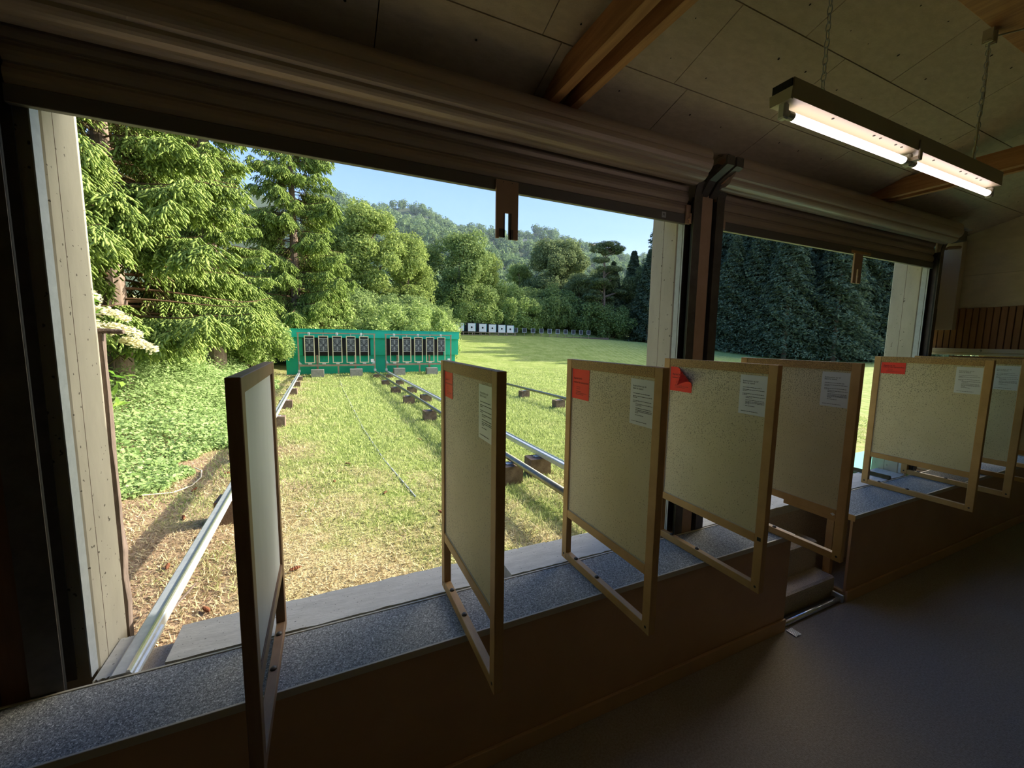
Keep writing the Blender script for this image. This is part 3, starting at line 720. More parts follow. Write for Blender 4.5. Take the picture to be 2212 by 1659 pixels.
PY0, PY1, PZ0, PZ1, PT, PW = 1.885, 2.995, 1.074, 2.885, .055, .072
def divider(xf, label, red, white, dark=False, chip=False):
    """a free-standing screen across the bench; xf = x of its left face"""
    t = thing('divider_panel', label, 'divider panel', (xf + PT / 2, 2.44, PZ0), 'wooden divider panels between the lanes')
    wd = MT['oakdark'] if dark else MT['oak']; ck = MT['oakdark'] if dark else MT['cork']
    x0, x1 = xf, xf + PT
    for a, b in ((PY0, PY0 + PW), (PY1 - PW, PY1)):
        p = MB().box(x0, x1, a, b, PZ0, PZ1, .003).build('post', wd, t)
        mb = MB(); mb.disc((x0 + .001, (a + b) / 2, PZ0 + .045), (-1, 0, 0), .010, .002, 8); mb.build('screw_head', MT['ink'], p)
    MB().box(x0 + .002, x1 - .002, PY0 + PW, PY1 - PW, PZ1 - PW, PZ1, .003).build('top_rail', ck, t)
    MB().box(x0 + .002, x1 - .002, PY0 + PW, PY1 - PW, 1.475, 1.545, .003).build('middle_rail', wd, t)
    b = MB().box(x0 + .002, x1 - .002, PY0 + PW, PY1 - PW, PZ0, PZ0 + .066, .003).build('bottom_rail', wd, t)
    for y in (2.50, 2.80):
        mb = MB(); c = ((x0 + x1) / 2, y, PZ0 + .065)
        mb.tube([c, (c[0], c[1], c[2] + .008), (c[0], c[1], c[2] + .016)], [.019, .017, .008], 12); mb.build('bolt_head', MT['darksteel'], b, True)
    bd = MB().box(x0 + .014, x1 - .014, PY0 + PW - .006, PY1 - PW + .006, 1.54, PZ1 - PW + .006).build('board', [MT['boardwhite'] if dark else MT['board']], t)
    # narrow beads round the board
    mb = MB()
    for xa in (x0 + .009, x1 - .014):
        mb.box(xa, xa + .005, PY0 + PW, PY0 + PW + .006, 1.545, PZ1 - PW); mb.box(xa, xa + .005, PY1 - PW - .006, PY1 - PW, 1.545, PZ1 - PW); mb.box(xa, xa + .005, PY0 + PW, PY1 - PW, 1.545, 1.551)
    mb.build('bead', MT['oakdark'] if dark else MT['creamtrim'], t)
    ye = PY1 - PW - .004; zt = PZ1 - PW
    if red:
        w_, h_, c_ = red
        notice(bd, ye - w_, ye, zt - h_ - .006, zt - .006, x0 + .014, MT['red'], [('Après le tir', .66, .105), ('retirer les cartouches', .53, .098)],
               [(.40, .28, .5), (.33, .28, .5), (.25, .25, .55), (.20, .25, .85), (.15, .25, .7)], curl=c_)
    if white:
        yn = PY0 + PW + .003
        notice(bd, yn, yn + .225, zt - .335, zt - .02, x0 + .014, MT['paper'], [('Instruction au tir', .83, .085), ('dans le stand', .775, .085)],
               [(.68, .12, .82), (.62, .12, .92), (.59, .12, .3), (.52, .12, .90), (.49, .12, .3), (.45, .25, .95), (.42, .25, .5), (.36, .25, .92), (.32, .25, .94), (.29, .25, .94), (.26, .25, .4), (.21, .25, .6), (.07, .1, .75)])
    if chip: MB().box(x0 - .002, x0 + .0, PY0 + .02, PY0 + .05, 1.50, 1.53, .0005).build('knot_hole', MT['ink'], t)
    return t
divider(-.365, 'dark brown divider with pale grey board, nearest to the left pillar', None, False, True)
divider(.784, 'divider seen steeply edge on, standing across the bench front', (.20, .185, 0), True)
divider(1.905, 'wide divider with an upright red notice right of the edge on divider', (.245, .25, 0), True)
divider(3.035, 'divider with a curled red notice before the middle column', (.26, .23, .11), True, chip=True)
divider(4.16, 'divider without red notice standing at the doorway gap', None, True)
divider(6.92, 'divider with a wide flat red notice at the start of the right bench', (.26, .15, 0), True)
divider(8.035, 'divider with only a white notice behind the one with flat red notice', None, True)
divider(9.155, 'divider third from the doorway on the right bench, mostly hidden', None, True)
divider(10.275, 'divider fourth from the doorway on the right bench, mostly hidden', None, False)
divider(11.40, 'divider nearest to the right end wall, only its top edge showing', None, False)
# patch block under the middle rail of the doorway divider
dg = [o for o in bpy.data.objects if o.get('label', '').startswith('divider without red')][0]
MB().box(4.163, 4.212, 1.957, 2.42, 1.438, 1.475, .002).build('repair_strip', MT['oak'], dg)
MB().add([(4.157, 2.0, 1.50), (4.157, 1.98, 1.515), (4.157, 1.96, 1.50), (4.157, 1.98, 1.485)], [(0, 1, 2, 3)]).build('paper_scrap', MT['paper'], dg)
# ================================================================ outdoors: ground
def ground_mesh():
    ys = np.concatenate([np.linspace(3.3, 26, 70), np.linspace(26.6, 70, 60), np.linspace(74, 150, 12)])
    xs = np.concatenate([np.linspace(-60, -9, 12), np.linspace(-8, 9, 60), np.linspace(10, 70, 50), np.linspace(74, 160, 12)])
    X, Y = np.meshgrid(xs, ys); Z = ground(X, Y) + .012 * np.sin(X * 3.1 + Y) * np.sin(Y * 2.3)
    V = np.stack([X, Y, Z], -1).reshape(-1, 3); nx = len(xs)
    i = np.arange(len(ys) - 1)[:, None] * nx + np.arange(nx - 1)[None]; i = i.ravel()
    return npmesh('ground_field', V, np.stack([i, i + 1, i + nx + 1, i + nx], 1), MT['ground'])
o = ground_mesh(); o.data.polygons.foreach_set('use_smooth', [True] * len(o.data.polygons)); struct(o, 'mown grass field of the shooting range', 'ground')

def quads(cen, nor, size, asp=.5, rg=rng, roll=None):
    """diamond leaves: centres, normals, sizes -> verts, faces"""
    n = len(cen); nor = nor / (np.linalg.norm(nor, axis=1, keepdims=True) + 1e-9)
    ref = rg.normal(size=(n, 3)) if roll is None else roll
    a = np.cross(nor, ref); a /= (np.linalg.norm(a, axis=1, keepdims=True) + 1e-9); b = np.cross(nor, a)
    s = np.asarray(size).reshape(-1, 1)
    bend = nor * s * .18
    V = np.stack([cen - a * s, cen - b * s * asp + bend, cen + a * s, cen + b * s * asp + bend], 1).reshape(-1, 3)
    return V, np.arange(4 * n).reshape(-1, 4)
def blob_points(blobs, n, rg, lo=.72):
    """points and outward directions on the shells of ellipsoids (cx,cy,cz,rx,ry,rz)"""
    B = np.asarray(blobs, float); w_ = (B[:, 3] * B[:, 5]); idx = rg.choice(len(B), n, p=w_ / w_.sum())
    d = rg.normal(size=(n, 3)); d /= np.linalg.norm(d, axis=1, keepdims=True)
    r = rg.uniform(lo, 1.0, (n, 1)) ** .6
    b = B[idx]; return b[:, :3] + d * r * b[:, 3:], d / b[:, 3:] * b[:, 3:].mean(1, keepdims=True)
def crown_blobs(h, w_, n, rg, base=.25, taper=.6):
    out = []
    for _ in range(n):
        t = rg.uniform(base, .95); rad = w_ * (1 - taper * abs(t - .45) * 1.6); a = rg.uniform(0, 2 * PI); q = rad * rg.uniform(.25, .98)
        s = w_ * rg.uniform(.16, .36); out.append((q * math.cos(a), q * math.sin(a), t * h, s, s, s * rg.uniform(.65, .95)))
    return out
def leafy_tree(h, w_, nleaf, size, mt, seed, nb=26, base=.2, up=.3):
    """mesh pair at the origin: leaf crown and branching trunk"""
    rg = np.random.default_rng(seed); bl = crown_blobs(h, w_, nb, rg, base)
    P, N = blob_points(bl, nleaf, rg, .5)
    P = P + rg.normal(0, size * .8, P.shape); N = N + rg.normal(0, .8, N.shape); N[:, 2] += up
    V, F = quads(P, N, size * rg.uniform(.6, 1.3, nleaf), .55, rg)
    root = bpy.data.objects.new('tmp', None); crown = npmesh('crown', V, F, mt)
    mb = MB(); mb.tube([(0, 0, -.4), (.02 * h, 0, h * .25), (-.01 * h, .01 * h, h * .55), (0, 0, h * .85)], [h * .022, h * .018, h * .012, h * .004], 8)
    for b in bl[:9]: mb.tube([(0, 0, max(h * .12, b[2] - h * .2)), (b[0] * .5, b[1] * .5, b[2] - h * .06), (b[0], b[1], b[2])], [h * .010, h * .006, h * .002], 5)
    tr = mb.build('trunk', MT['bark']); bpy.data.objects.remove(root)
    return crown, tr
def place_tree(name, proto, x, y, s, rz, label, cat, group=None, sz=1.0, z=None):
    t = bpy.data.objects.new(name, None); C.objects.link(t); t.location = (x, y, float(ground(x, y)) if z is None else z)
    t.rotation_euler.z = rz; t.scale = (s, s, s * sz); tag(t, label, cat, group)
    for p in proto:
        c = p.copy(); C.objects.link(c); c.parent = t; c.matrix_parent_inverse = Matrix()
    return t
def drop(proto):
    for p in proto: bpy.data.objects.remove(p)

# ---------------------------------------------------------------- big spruces on the left
def spindles(A, D, L, R):
    """shoots: start A, direction D, length L, radius R -> bottle-brush spindles of 4 sides"""
    n = len(A); D = D / (np.linalg.norm(D, axis=1, keepdims=True) + 1e-9)
    ref = np.where(np.abs(D[:, 2:3]) < .9, np.array([[0, 0, 1.]]), np.array([[1., 0, 0]]))
    a = np.cross(D, ref); a /= np.linalg.norm(a, axis=1, keepdims=True); b = np.cross(D, a)
    L = L.reshape(-1, 1); R = R.reshape(-1, 1); out = [A]
    for f, r in ((.18, .85), (.82, 1.0)):
        for k in range(4):
            t = PI / 2 * k + .4; out.append(A + D * L * f + (a * math.cos(t) + b * math.sin(t)) * R * r)
    out.append(A + D * L)
    V = np.stack(out, 1).reshape(-1, 3); o = np.arange(n)[:, None] * 10
    T = []; Q = []
    for k in range(4):
        k2 = (k + 1) % 4
        T += [o + np.array([[0, 1 + k2, 1 + k]]), o + np.array([[9, 5 + k, 5 + k2]])]; Q.append(o + np.array([[1 + k, 1 + k2, 5 + k2, 5 + k]]))
    return V, [np.concatenate(T), np.concatenate(Q)]
def spruce(h, L0, seed, nbr, spray, tip=.26, low=.1, face=None, dens=1.0):
    """trunk, branches, hanging shoots; face = preferred azimuth range of branches"""
    rg = np.random.default_rng(seed); mb = MB(); A, D, L, R, A2, D2 = [], [], [], [], [], []
    for i in range(nbr):
        t = low + (1 - low) * (i + rg.uniform(0, 1)) / nbr; z = t * h
        az = rg.uniform(*face) if face else rg.uniform(0, 2 * PI)
        Lb = L0 * (1 - t * .8) * rg.uniform(.75, 1.1); dr = rg.uniform(.10, .32)
        ca, sa = math.cos(az), math.sin(az); pts = []
        for q in np.linspace(0, 1, 9):
            pts.append(np.array([ca * Lb * q, sa * Lb * q, z + .12 * Lb * q - dr * Lb * (q ** 1.6) + .10 * Lb * q ** 4]))
        mb.tube(pts[:], [max(.006, .035 * Lb / 3 * (1 - k / 9)) for k in range(9)], 4, False)
        n = int(spray * Lb * dens)
        for _ in range(n):
            q = rg.uniform(.10, 1) ** .75; k = min(7, int(q * 8)); p = pts[k] + (pts[k + 1] - pts[k]) * (q * 8 - k)
            sd = rg.choice([-1, 1]); side = np.array([-sa, ca, 0]) * sd
            d = side * rg.uniform(.25, 1.0) + np.array([ca, sa, 0]) * rg.uniform(.2, .9) + np.array([0, 0, -rg.uniform(.25, 1.3)])
            d /= np.linalg.norm(d); ln = rg.uniform(.25, .7) * (1.15 - .5 * q) * Lb * .30 + .16
            m = max(3, int(ln / .062))
            for j in range(m):
                c = p + d * ln * (j + .3) / m + np.array([0, 0, -.25 * ln * ((j + .5) / m) ** 2])
                s2 = np.cross(d, [0, 0, 1]); s2 /= np.linalg.norm(s2) + 1e-9
                dd = d * .75 + s2 * (1 if j % 2 else -1) * rg.uniform(.35, .8) + np.array([0, 0, -.35]) + rg.normal(0, .12, 3)
                if q < .30 and rg.random() < .6: A2.append(c); D2.append(dd)
                else:
                    A.append(c); D.append(dd); L.append(tip * rg.uniform(.6, 1.15)); R.append(.021 * rg.uniform(.75, 1.25))
            A.append(p + d * ln * .9); D.append(d + np.array([0, 0, -.5])); L.append(tip * 1.1); R.append(.024)
    V, F = spindles(np.array(A), np.array(D), np.array(L), np.array(R)); sh = npmesh('shoots', V, F, MT['spruce'])
    n2 = len(A2); V, F = spindles(np.array(A2), np.array(D2), rg.uniform(.14, .3, n2), rg.uniform(.010, .02, n2)); inn = npmesh('dry_twigs', V, F, MT['spruceold'])
    br = mb.build('branches', MT['twigwood'])
    tm = MB(); tm.tube([(0, 0, -.5), (0, 0, .3), (0, 0, h * .3), (0, 0, h * .97)], [h * .025, h * .019, h * .015, h * .002], 12); tr = tm.build('trunk', MT['bark'])
    return sh, inn, br, tr
pa = spruce(16, 4.4, 11, 200, 28, .19, .115)
place_tree('spruce_tree', pa, -5.1, 14.4, .96, .9, 'large spruce with drooping bright green shoots nearest to the left pillar', 'tree', 'large spruces on the left')
place_tree('spruce_tree', pa, -7.3, 11.2, .92, 2.6, 'spruce half hidden by the left pillar with bright shoots beside it', 'tree', 'large spruces on the left')
drop(pa)
pb = spruce(17, 4.2, 23, 210, 22, .23, .08)
place_tree('spruce_tree', pb, -1.6, 29.2, 1.0, 1.0, 'dark drooping spruce behind the left end of the green target wall', 'tree', 'large spruces on the left', 1.15)

drop(pb)
pc = spruce(20, 2.7, 29, 210, 26, .22, .09)
place_tree('spruce_tree', pc, -4.55, 22.5, 1.0, 2.0, 'tall spruce filling the space between the nearest one and the dark one', 'tree', 'large spruces on the left')
drop(pc)

# ---------------------------------------------------------------- broad-leaved trees and bushes
p1 = leafy_tree(14, 4.6, 34000, .15, MT['leafA'], 31, 85, .08)
p2 = leafy_tree(12, 4.4, 32000, .145, MT['leafB'], 32, 80, .10)
place_tree('leafy_tree', p1, 4.3, 47, .98, 0, 'tall yellow green tree right of the big spruces below the ridge', 'tree', 'broad leaved trees behind the range')
place_tree('leafy_tree', p1, 8.9, 48.5, .80, 2, 'rounded yellow green tree above the right half of the green target wall', 'tree', 'broad leaved trees behind the range')
place_tree('leafy_tree', p2, 17.2, 55, 1.10, 1, 'tall round grey green tree behind the white targets', 'tree', 'broad leaved trees behind the range')
place_tree('leafy_tree', p1, 21.2, 57, .76, 4, 'lower bright tree right of the tall one behind the white targets', 'tree', 'broad leaved trees behind the range')
place_tree('leafy_tree', p2, -.2, 50, .95, 3, 'green tree just right of the spruce tips, mostly hidden by them', 'tree', 'broad leaved trees behind the range')
place_tree('leafy_tree', p2, 13.4, 58, .9, 5, 'shaded tree filling the gap between the two tall round trees', 'tree', 'broad leaved trees behind the range')
p3 = leafy_tree(14, 4.6, 34000, .155, MT['leafE'], 33, 90, .06)
place_tree('leafy_tree', p3, 38.0, 66, 1.08, 0, 'loose olive green tree left of the flat topped pine', 'tree', 'trees right of the range')
place_tree('leafy_tree', p3, 42.5, 68, 1.14, 2.2, 'olive green tree directly behind the flat topped pine', 'tree', 'trees right of the range')
place_tree('leafy_tree', p2, 33.5, 70, .8, 2.2, 'small round tree at the foot of the hill left of the pine', 'tree', 'trees right of the range')
place_tree('leafy_tree', p2, 27.6, 74, .62, 1.2, 'small dark round tree between bank and hill', 'tree', 'trees right of the range')
def bush(w_, h, nleaf, size, mt, seed, nb=46):
    rg = np.random.default_rng(seed); bl = []
    for _ in range(nb):
        a = rg.uniform(0, 2 * PI); q = w_ * math.sqrt(rg.uniform(0, .7)); s = w_ * rg.uniform(.14, .32)
        bl.append((q * math.cos(a), q * math.sin(a), h * rg.uniform(.12, .80), s, s, h * rg.uniform(.12, .26)))
    P, N = blob_points(bl, nleaf, rg, .65); k = P[:, 2] > -.3; P, N = P[k], N[k]
    P = P + rg.normal(0, size * .9, P.shape); N = N + rg.normal(0, .8, N.shape); N[:, 2] += .3
    V, F = quads(P, N, size * rg.uniform(.55, 1.35, len(P)), .5, rg)
    mb = MB()
    for b in bl[:8]: mb.tube([(b[0] * .2, b[1] * .2, -.3), (b[0] * .6, b[1] * .6, b[2] * .6), (b[0], b[1], b[2])], [.05, .03, .01], 5)
    return npmesh('foliage', V, F, mt), mb.build('stems', MT['twigwood'])
b1 = bush(3.2, 5.0, 22000, .105, MT['leafC'], 41); b2 = bush(2.6, 3.6, 16000, .10, MT['leafC'], 42); b3 = bush(3.4, 4.4, 16000, .13, MT['leafB'], 43)
BL = [(b1, -1.2, 30.5, 1.0, 'bright bush behind the left end of the green target wall'), (b2, 2.1, 29.4, .95, 'low bright bush behind the first target group'),
      (b1, 4.6, 31.5, .92, 'bright bush behind the middle of the green target wall'), (b2, 6.6, 29.6, .95, 'bright bush behind the right end of the green target wall'),
      (b1, 7.6, 33.6, .84, 'tall bright bush beside the right corner of the green target wall'), (b3, -4.8, 28.5, .9, 'leafy bush under the dark spruce left of the target wall'),
      (b1, -3.6, 24.2, .62, 'bush touching the left edge of the green target wall'), (b2, -5.9, 19.2, .8, 'bush in the shade below the big spruces'),
      (b3, 1.4, 37, 1.15, 'tall bush between target wall and yellow green tree'), (b3, 6.0, 40, 1.1, 'bush below the rounded yellow green tree'), (b3, 10.4, 44, .9, 'shaded bush left of the white targets')]
for k, (pr, x, y, s, lb) in enumerate(BL): place_tree('bush', pr, x, y, s, k * 1.3, lb, 'bush', 'bushes left of the range')
BR = [(b1, 16.0, 53.5, 1.0, 'sunlit bush behind the first white targets'), (b2, 19.8, 54.6, 1.3, 'sunlit bush behind the middle white targets'), (b1, 23.4, 55.5, 1.1, 'sunlit bush behind the last white target'),
      (b2, 27.0, 56, 1.35, 'sunlit bush behind the first small dark targets'), (b1, 25.4, 60, 1.3, 'high sunlit bush on the bank right of the white targets'), (b3, 30.5, 57.5, 1.15, 'half shaded bush behind the small dark targets'),
      (b3, 34.4, 58.5, 1.2, 'shaded bush behind the last small dark targets'), (b3, 31.0, 62.5, 1.35, 'bush high on the bank below the hill'), (b3, 36.5, 62, 1.5, 'dark bush below the olive green trees'), (b2, 20.2, 58.5, 1.5, 'bush below the lower bright tree'),
      (b3, 39.5, 58, 1.25, 'dark bush at the foot of the pine'), (b3, 44.0, 56.5, 1.3, 'dark bush right of the pine near the middle column')]
for k, (pr, x, y, s, lb) in enumerate(BR): place_tree('bush', pr, x, y, s, k * 1.7, lb, 'bush', 'bushes on the far bank')
drop(p1); drop(p2); drop(b1); drop(b2); drop(b3)

# conifers in the shade on the right
def conifer(h, w_, n, size, mt, seed):
    rg = np.random.default_rng(seed); t = rg.uniform(.04, 1, n) ** .8; az = rg.uniform(0, 2 * PI, n)
    lay = np.floor(t * 24) / 24 + rg.uniform(0, .03, n)
    r = w_ * (1 - lay * .93) * np.sqrt(rg.uniform(.12, 1, n)) * (1 + .25 * np.sin(az * 5 + lay * 40))
    P = np.stack([r * np.cos(az), r * np.sin(az), lay * h - r * .28 + rg.uniform(-.1, .1, n)], 1)
    N = np.stack([np.cos(az) * .5, np.sin(az) * .5, np.ones(n)], 1) + rg.normal(0, .45, (n, 3))
    V, F = quads(P, N, size * rg.uniform(.6, 1.4, n), .4, rg)
    tm = MB(); tm.tube([(0, 0, -.4), (0, 0, h * .5), (0, 0, h * .98)], [h * .017, h * .011, h * .002], 8)
    return npmesh('needles', V, F, mt), tm.build('trunk', MT['bark'])
c1 = conifer(18, 4.6, 30000, .19, MT['leafD'], 51); c2 = conifer(16, 4.2, 27000, .185, MT['leafD'], 52)
CF = [(c1, 50.5, 41.5, 1.06), (c1, 46.5, 31.5, .96), (c2, 56.0, 43.0, 1.3), (c2, 51.0, 28.4, 1.08), (c1, 55.0, 32.5, 1.0), (c1, 62.5, 41.0, 1.2), (c2, 59.0, 28.2, 1.12), (c1, 64.0, 31.5, 1.05), (c1, 70.5, 43.0, 1.25), (c2, 69.5, 28.5, 1.2),
      (c1, 61.0, 49.0, 1.5), (c1, 70.0, 50.0, 1.55), (c1, 79.0, 44.5, 1.6), (c1, 79.0, 32.0, 1.2), (c1, 90.0, 43.0, 1.7)]
CF += [(c1, 47.5, 36.0, .98), (c2, 55.5, 37.0, 1.15), (c1, 63.5, 36.5, 1.1), (c2, 60.5, 24.9, 1.05), (c2, 68.0, 24.4, 1.1)]
pos = ['first dark conifer right of the middle column', 'second dark conifer right of the middle column', 'third dark conifer right of the middle column', 'fourth dark conifer right of the middle column', 'fifth dark conifer, in the middle of the right opening',
       'sixth dark conifer, left of the narrow slotted plate', 'seventh dark conifer, behind the narrow slotted plate', 'eighth dark conifer, with sunlit gaps beside its trunk', 'ninth dark conifer, near the right concrete pillar', 'tenth dark conifer, touching the right concrete pillar',
       'tall back row conifer above the first dark ones', 'tall back row conifer left of the middle of the right opening', 'tall back row conifer in the middle of the right opening', 'tall back row conifer above the narrow slotted plate', 'last dark conifer, mostly hidden by the right pillar', 'dark conifer between front and back rows near the middle column', 'dark conifer between front and back rows left of the opening middle', 'dark conifer between front and back rows in the opening middle', 'nearest dark conifer left of the narrow slotted plate', 'nearest dark conifer behind the narrow slotted plate']
for k, ((pr, x, y, s), lb) in enumerate(zip(CF, pos)): place_tree('conifer_tree', pr, x + 5, y, s, k * 2.1, lb, 'tree', 'dark conifers on the right', 1.3 if x > 52 else 1.05)
for k, (x, y, s, lb) in enumerate([(49.0, 54, 1.0, 'dark conifer left of the middle column behind the shaded field'), (46.5, 47, .98, 'dark conifer close to the left edge of the middle pillar'), (52, 50, 1.1, 'tall dark conifer at the left edge of the middle pillar'), (44.0, 53.5, .82, 'dark conifer between pine and middle pillar')]):
    place_tree('conifer_tree', c2, x + 3, y + 6, s, k, lb, 'tree', 'dark conifers right of the field')
drop(c1); drop(c2)
# flat-topped pine
def pine():
    rg = np.random.default_rng(61); bl = []
    for k in range(46):
        t_ = rg.random() ** .8; z = 3.5 + 12.0 * t_; wd_ = 1.4 + 3.8 * (1 - t_) ** .8 + (1.2 if t_ > .88 else 0)
        x = rg.uniform(-1, 1) * wd_ + .5 * t_; r = rg.uniform(.7, 1.5); bl.append((x, rg.uniform(-1.5, 1.5), z, r * 1.25, r, .34 + .1 * r))
    for (x, z, r) in ((.2, 15.6, 1.5), (2.0, 15.9, 1.6), (3.6, 15.4, 1.2), (-1.4, 15.0, 1.1)): bl.append((x, 0, z, r, r * .8, .5))
    P, N = blob_points(bl, 26000, rg, .4); N[:, 2] += .8; N += rg.normal(0, .5, N.shape)
    V, F = quads(P, N, .19 * rg.uniform(.6, 1.3, len(P)), .28, rg)
    mb = MB(); mb.tube([(0, 0, -.4), (.2, 0, 6), (-.3, 0, 11), (.3, 0, 15.4)], [.28, .2, .14, .05], 8)
    for b in bl: mb.tube([(0, 0, b[2] - 1.2), (b[0] * .6, b[1], b[2] - .4), (b[0], b[1], b[2])], [.08, .05, .02], 5)
    return npmesh('crown', V, F, MT['leafE']), mb.build('trunk', MT['bark'])
pp = pine(); place_tree('pine_tree', pp, 43.2, 57, .98, .3, 'flat topped pine with tiered branches standing against the hill', 'tree'); drop(pp)
for k, (x, y, sc_, lb) in enumerate([(46.5, 61, .86, 'dense olive tree behind the dark conifers by the middle pillar'), (40.5, 60.5, .7, 'low olive tree left of the pine trunk'), (52, 58, .95, 'olive tree showing above the conifers left of the middle pillar')]): place_tree('leafy_tree', p3, x, y, sc_, k * 2, lb, 'tree', 'trees right of the range')
drop(p3)

# ---------------------------------------------------------------- wooded hill
def hill_z(X, Y):
    ridge = 120 - .055 * np.maximum(X - 20, 0) - .00002 * np.maximum(X - 20, 0) ** 2 + 4 * np.sin(X * .035) + 3 * np.sin(X * .09 + 1)
    t = np.clip((Y - 110) / 290, 0, 1); return 3 + (ridge - 3) * (t ** 1.15) - .35 * np.clip(Y - 400, 0, 300) + 3 * np.sin(X * .05 + Y * .04)
xs = np.linspace(-260, 560, 60); ys = np.linspace(104, 520, 36); X, Y = np.meshgrid(xs, ys)
V = np.stack([X, Y, hill_z(X, Y)], -1).reshape(-1, 3); i = (np.arange(35)[:, None] * 60 + np.arange(59)[None]).ravel()
MT['hillsoil'] = mat('forest_floor', (.05, .075, .03), .95)
struct(npmesh('hill', V, np.stack([i, i + 1, i + 61, i + 60], 1), MT['hillsoil']), 'wooded hill behind the range', 'hill')
def forest():
    rg = np.random.default_rng(71); Vs, n = [], 0
    # template crowns
    tm = []
    for k in range(5):
        bl = [(rg.uniform(-1.6, 1.6), rg.uniform(-1.6, 1.6), rg.uniform(1.5, 6.5), 2.2, 2.2, 1.9) for _ in range(8)]
        P, N = blob_points(bl, 330, rg, .8); N += rg.normal(0, .4, N.shape); N[:, 2] += .3
        tm.append(quads(P, N, .62 * rg.uniform(.6, 1.3, 330), .6, rg)[0])
    cnt = 0
    while cnt < 1500:
        y = 130 + 285 * rg.random() ** .8; x = (-.02 + .95 * rg.random()) * y
        if rg.random() > .9: continue
        s = rg.uniform(.75, 1.35); a = rg.uniform(0, 2 * PI); t = tm[rg.integers(5)]
        R_ = np.array([[math.cos(a), -math.sin(a), 0], [math.sin(a), math.cos(a), 0], [0, 0, 1]])
        Vs.append(t @ R_.T * np.array([s, s, s * rg.uniform(.85, 1.3)]) + np.array([x, y, float(hill_z(x, y)) - 1])); cnt += 1
    V = np.concatenate(Vs); return npmesh('hill_forest', V, np.arange(len(V)).reshape(-1, 4), MT['leafH'])
tag(forest(), 'hazy green forest covering the hill behind the range', 'forest', None, 'stuff')
def cliff(x, y, w_, h, label):
    rg = np.random.default_rng(int(x)); n, m = 9, 6; V = []
    for i in range(n):
        for j in range(m):
            V.append((x + (i / (n - 1) - .5) * w_ + rg.normal(0, .8), y + rg.normal(0, 1.5) - 5, float(hill_z(x, y)) + h * (j / (m - 1) - .3) + rg.normal(0, .6)))
    F = [(i * m + j, (i + 1) * m + j, (i + 1) * m + j + 1, i * m + j + 1) for i in range(n - 1) for j in range(m - 1)]
    back = len(V); V += [(p[0], p[1] + 9, p[2] - 1) for p in V[:]]; F += [tuple(back + q for q in f[::-1]) for f in F[:]]
    return tag(MB().add(V, F).build('cliff', MT['rock']), label, 'cliff', 'pale cliffs on the hill')
cliff(176, 372, 26, 10, 'pale cliff on the hill right of the slotted plate'); cliff(250, 375, 34, 10, 'pale cliff below the ridge near the flat topped pine'); cliff(205, 330, 22, 7, 'lower pale cliff in the middle of the hill')
hb = thing('hillside_house', 'tiny pale house on the wooded hillside below the ridge', 'house', (262, 374, float(hill_z(262, 374))))
zz = float(hill_z(262, 374)); MB().box(256, 267, 362, 370, zz - 4, zz + 6).build('walls', MT['plate'], hb)
for k in range(3): MB().box(257.5 + 3.2 * k, 259.2 + 3.2 * k, 361.8, 362.1, zz + .5, zz + 3.5).build('window', MT['darksteel'], hb)
MB().prof_x([(361, zz + 6), (371, zz + 6), (366, zz + 9)], 255, 268).build('roof', MT['coverboard'], hb)

# thin summer haze lying between the field and the hill
hz = bpy.data.materials.new('haze'); hz.use_nodes = True; hn = hz.node_tree.nodes; hn.clear()
vs = hn.new('ShaderNodeVolumeScatter'); vs.inputs['Color'].default_value = (0.62, 0.78, 1.0, 1); vs.inputs['Density'].default_value = 0.0003; vs.inputs['Anisotropy'].default_value = 0.0
ho = hn.new('ShaderNodeOutputMaterial'); hz.node_tree.links.new(vs.outputs[0], ho.inputs['Volume'])
tag(MB().box(-300, 620, 90, 540, -10, 190).build('haze', hz), 'thin bluish summer haze before the wooded hill', 'haze', None, 'stuff')
c3 = conifer(18, 5.0, 30000, .20, MT['leafD'], 53)
for k, (x, y, s, lb) in enumerate([(58, 57, 1.7, 'rearmost conifer closing the gap near the middle column'), (66.5, 58, 1.75, 'rearmost conifer above the fourth dark one'), (76, 58, 1.8, 'rearmost conifer in the middle of the right opening'), (86, 56, 1.85, 'rearmost conifer left of the narrow slotted plate'), (97, 54, 1.9, 'rearmost conifer right of the narrow slotted plate'), (106, 52, 2.0, 'rearmost conifer beside the right concrete pillar'), (112, 48, 2.0, 'rearmost conifer mostly behind the right concrete pillar')]):
    place_tree('conifer_tree', c3, x, y, s, k * 1.9, lb, 'tree', 'dark conifers on the right')
drop(c3)

c4 = conifer(16, 5.2, 26000, .20, MT['leafD'], 54)
for k, (x, y, s, lb) in enumerate([(66, 27.0, 1.0, 'broad dark conifer in the front rows near the right pillar'), (53.5, 34.6, .95, 'broad dark conifer low in the left part of the right opening'), (58.5, 34.4, 1.0, 'broad dark conifer behind the third divider of the right opening'), (51.5, 39.2, 1.0, 'broad dark conifer beside the middle column'), (66.0, 39.4, 1.1, 'broad dark conifer under the tall back row'),
                                  (55.5, 47.0, 1.1, 'broad dark conifer far left in the right opening'), (62.5, 46.0, 1.15, 'broad dark conifer between the tall back row trunks'), (57.0, 30.2, .95, 'broad dark conifer at the field edge in the opening middle'), (62.5, 28.6, .95, 'broad dark conifer at the field edge left of the plate'), (74, 34.5, 1.2, 'broad dark conifer behind the nearest two'), (49, 34, .8, 'small broad conifer at the field edge next to the middle column'), (47.5, 39.0, .82, 'small broad conifer beside the first dark one'), (49.5, 45, .9, 'small broad conifer standing behind the first dark ones')]):
    place_tree('conifer_tree', c4, x + 4, y, s * 1.1, k * 1.3, lb, 'tree', 'dark conifers on the right', 1.4 if x > 52 else 1.1)
drop(c4)

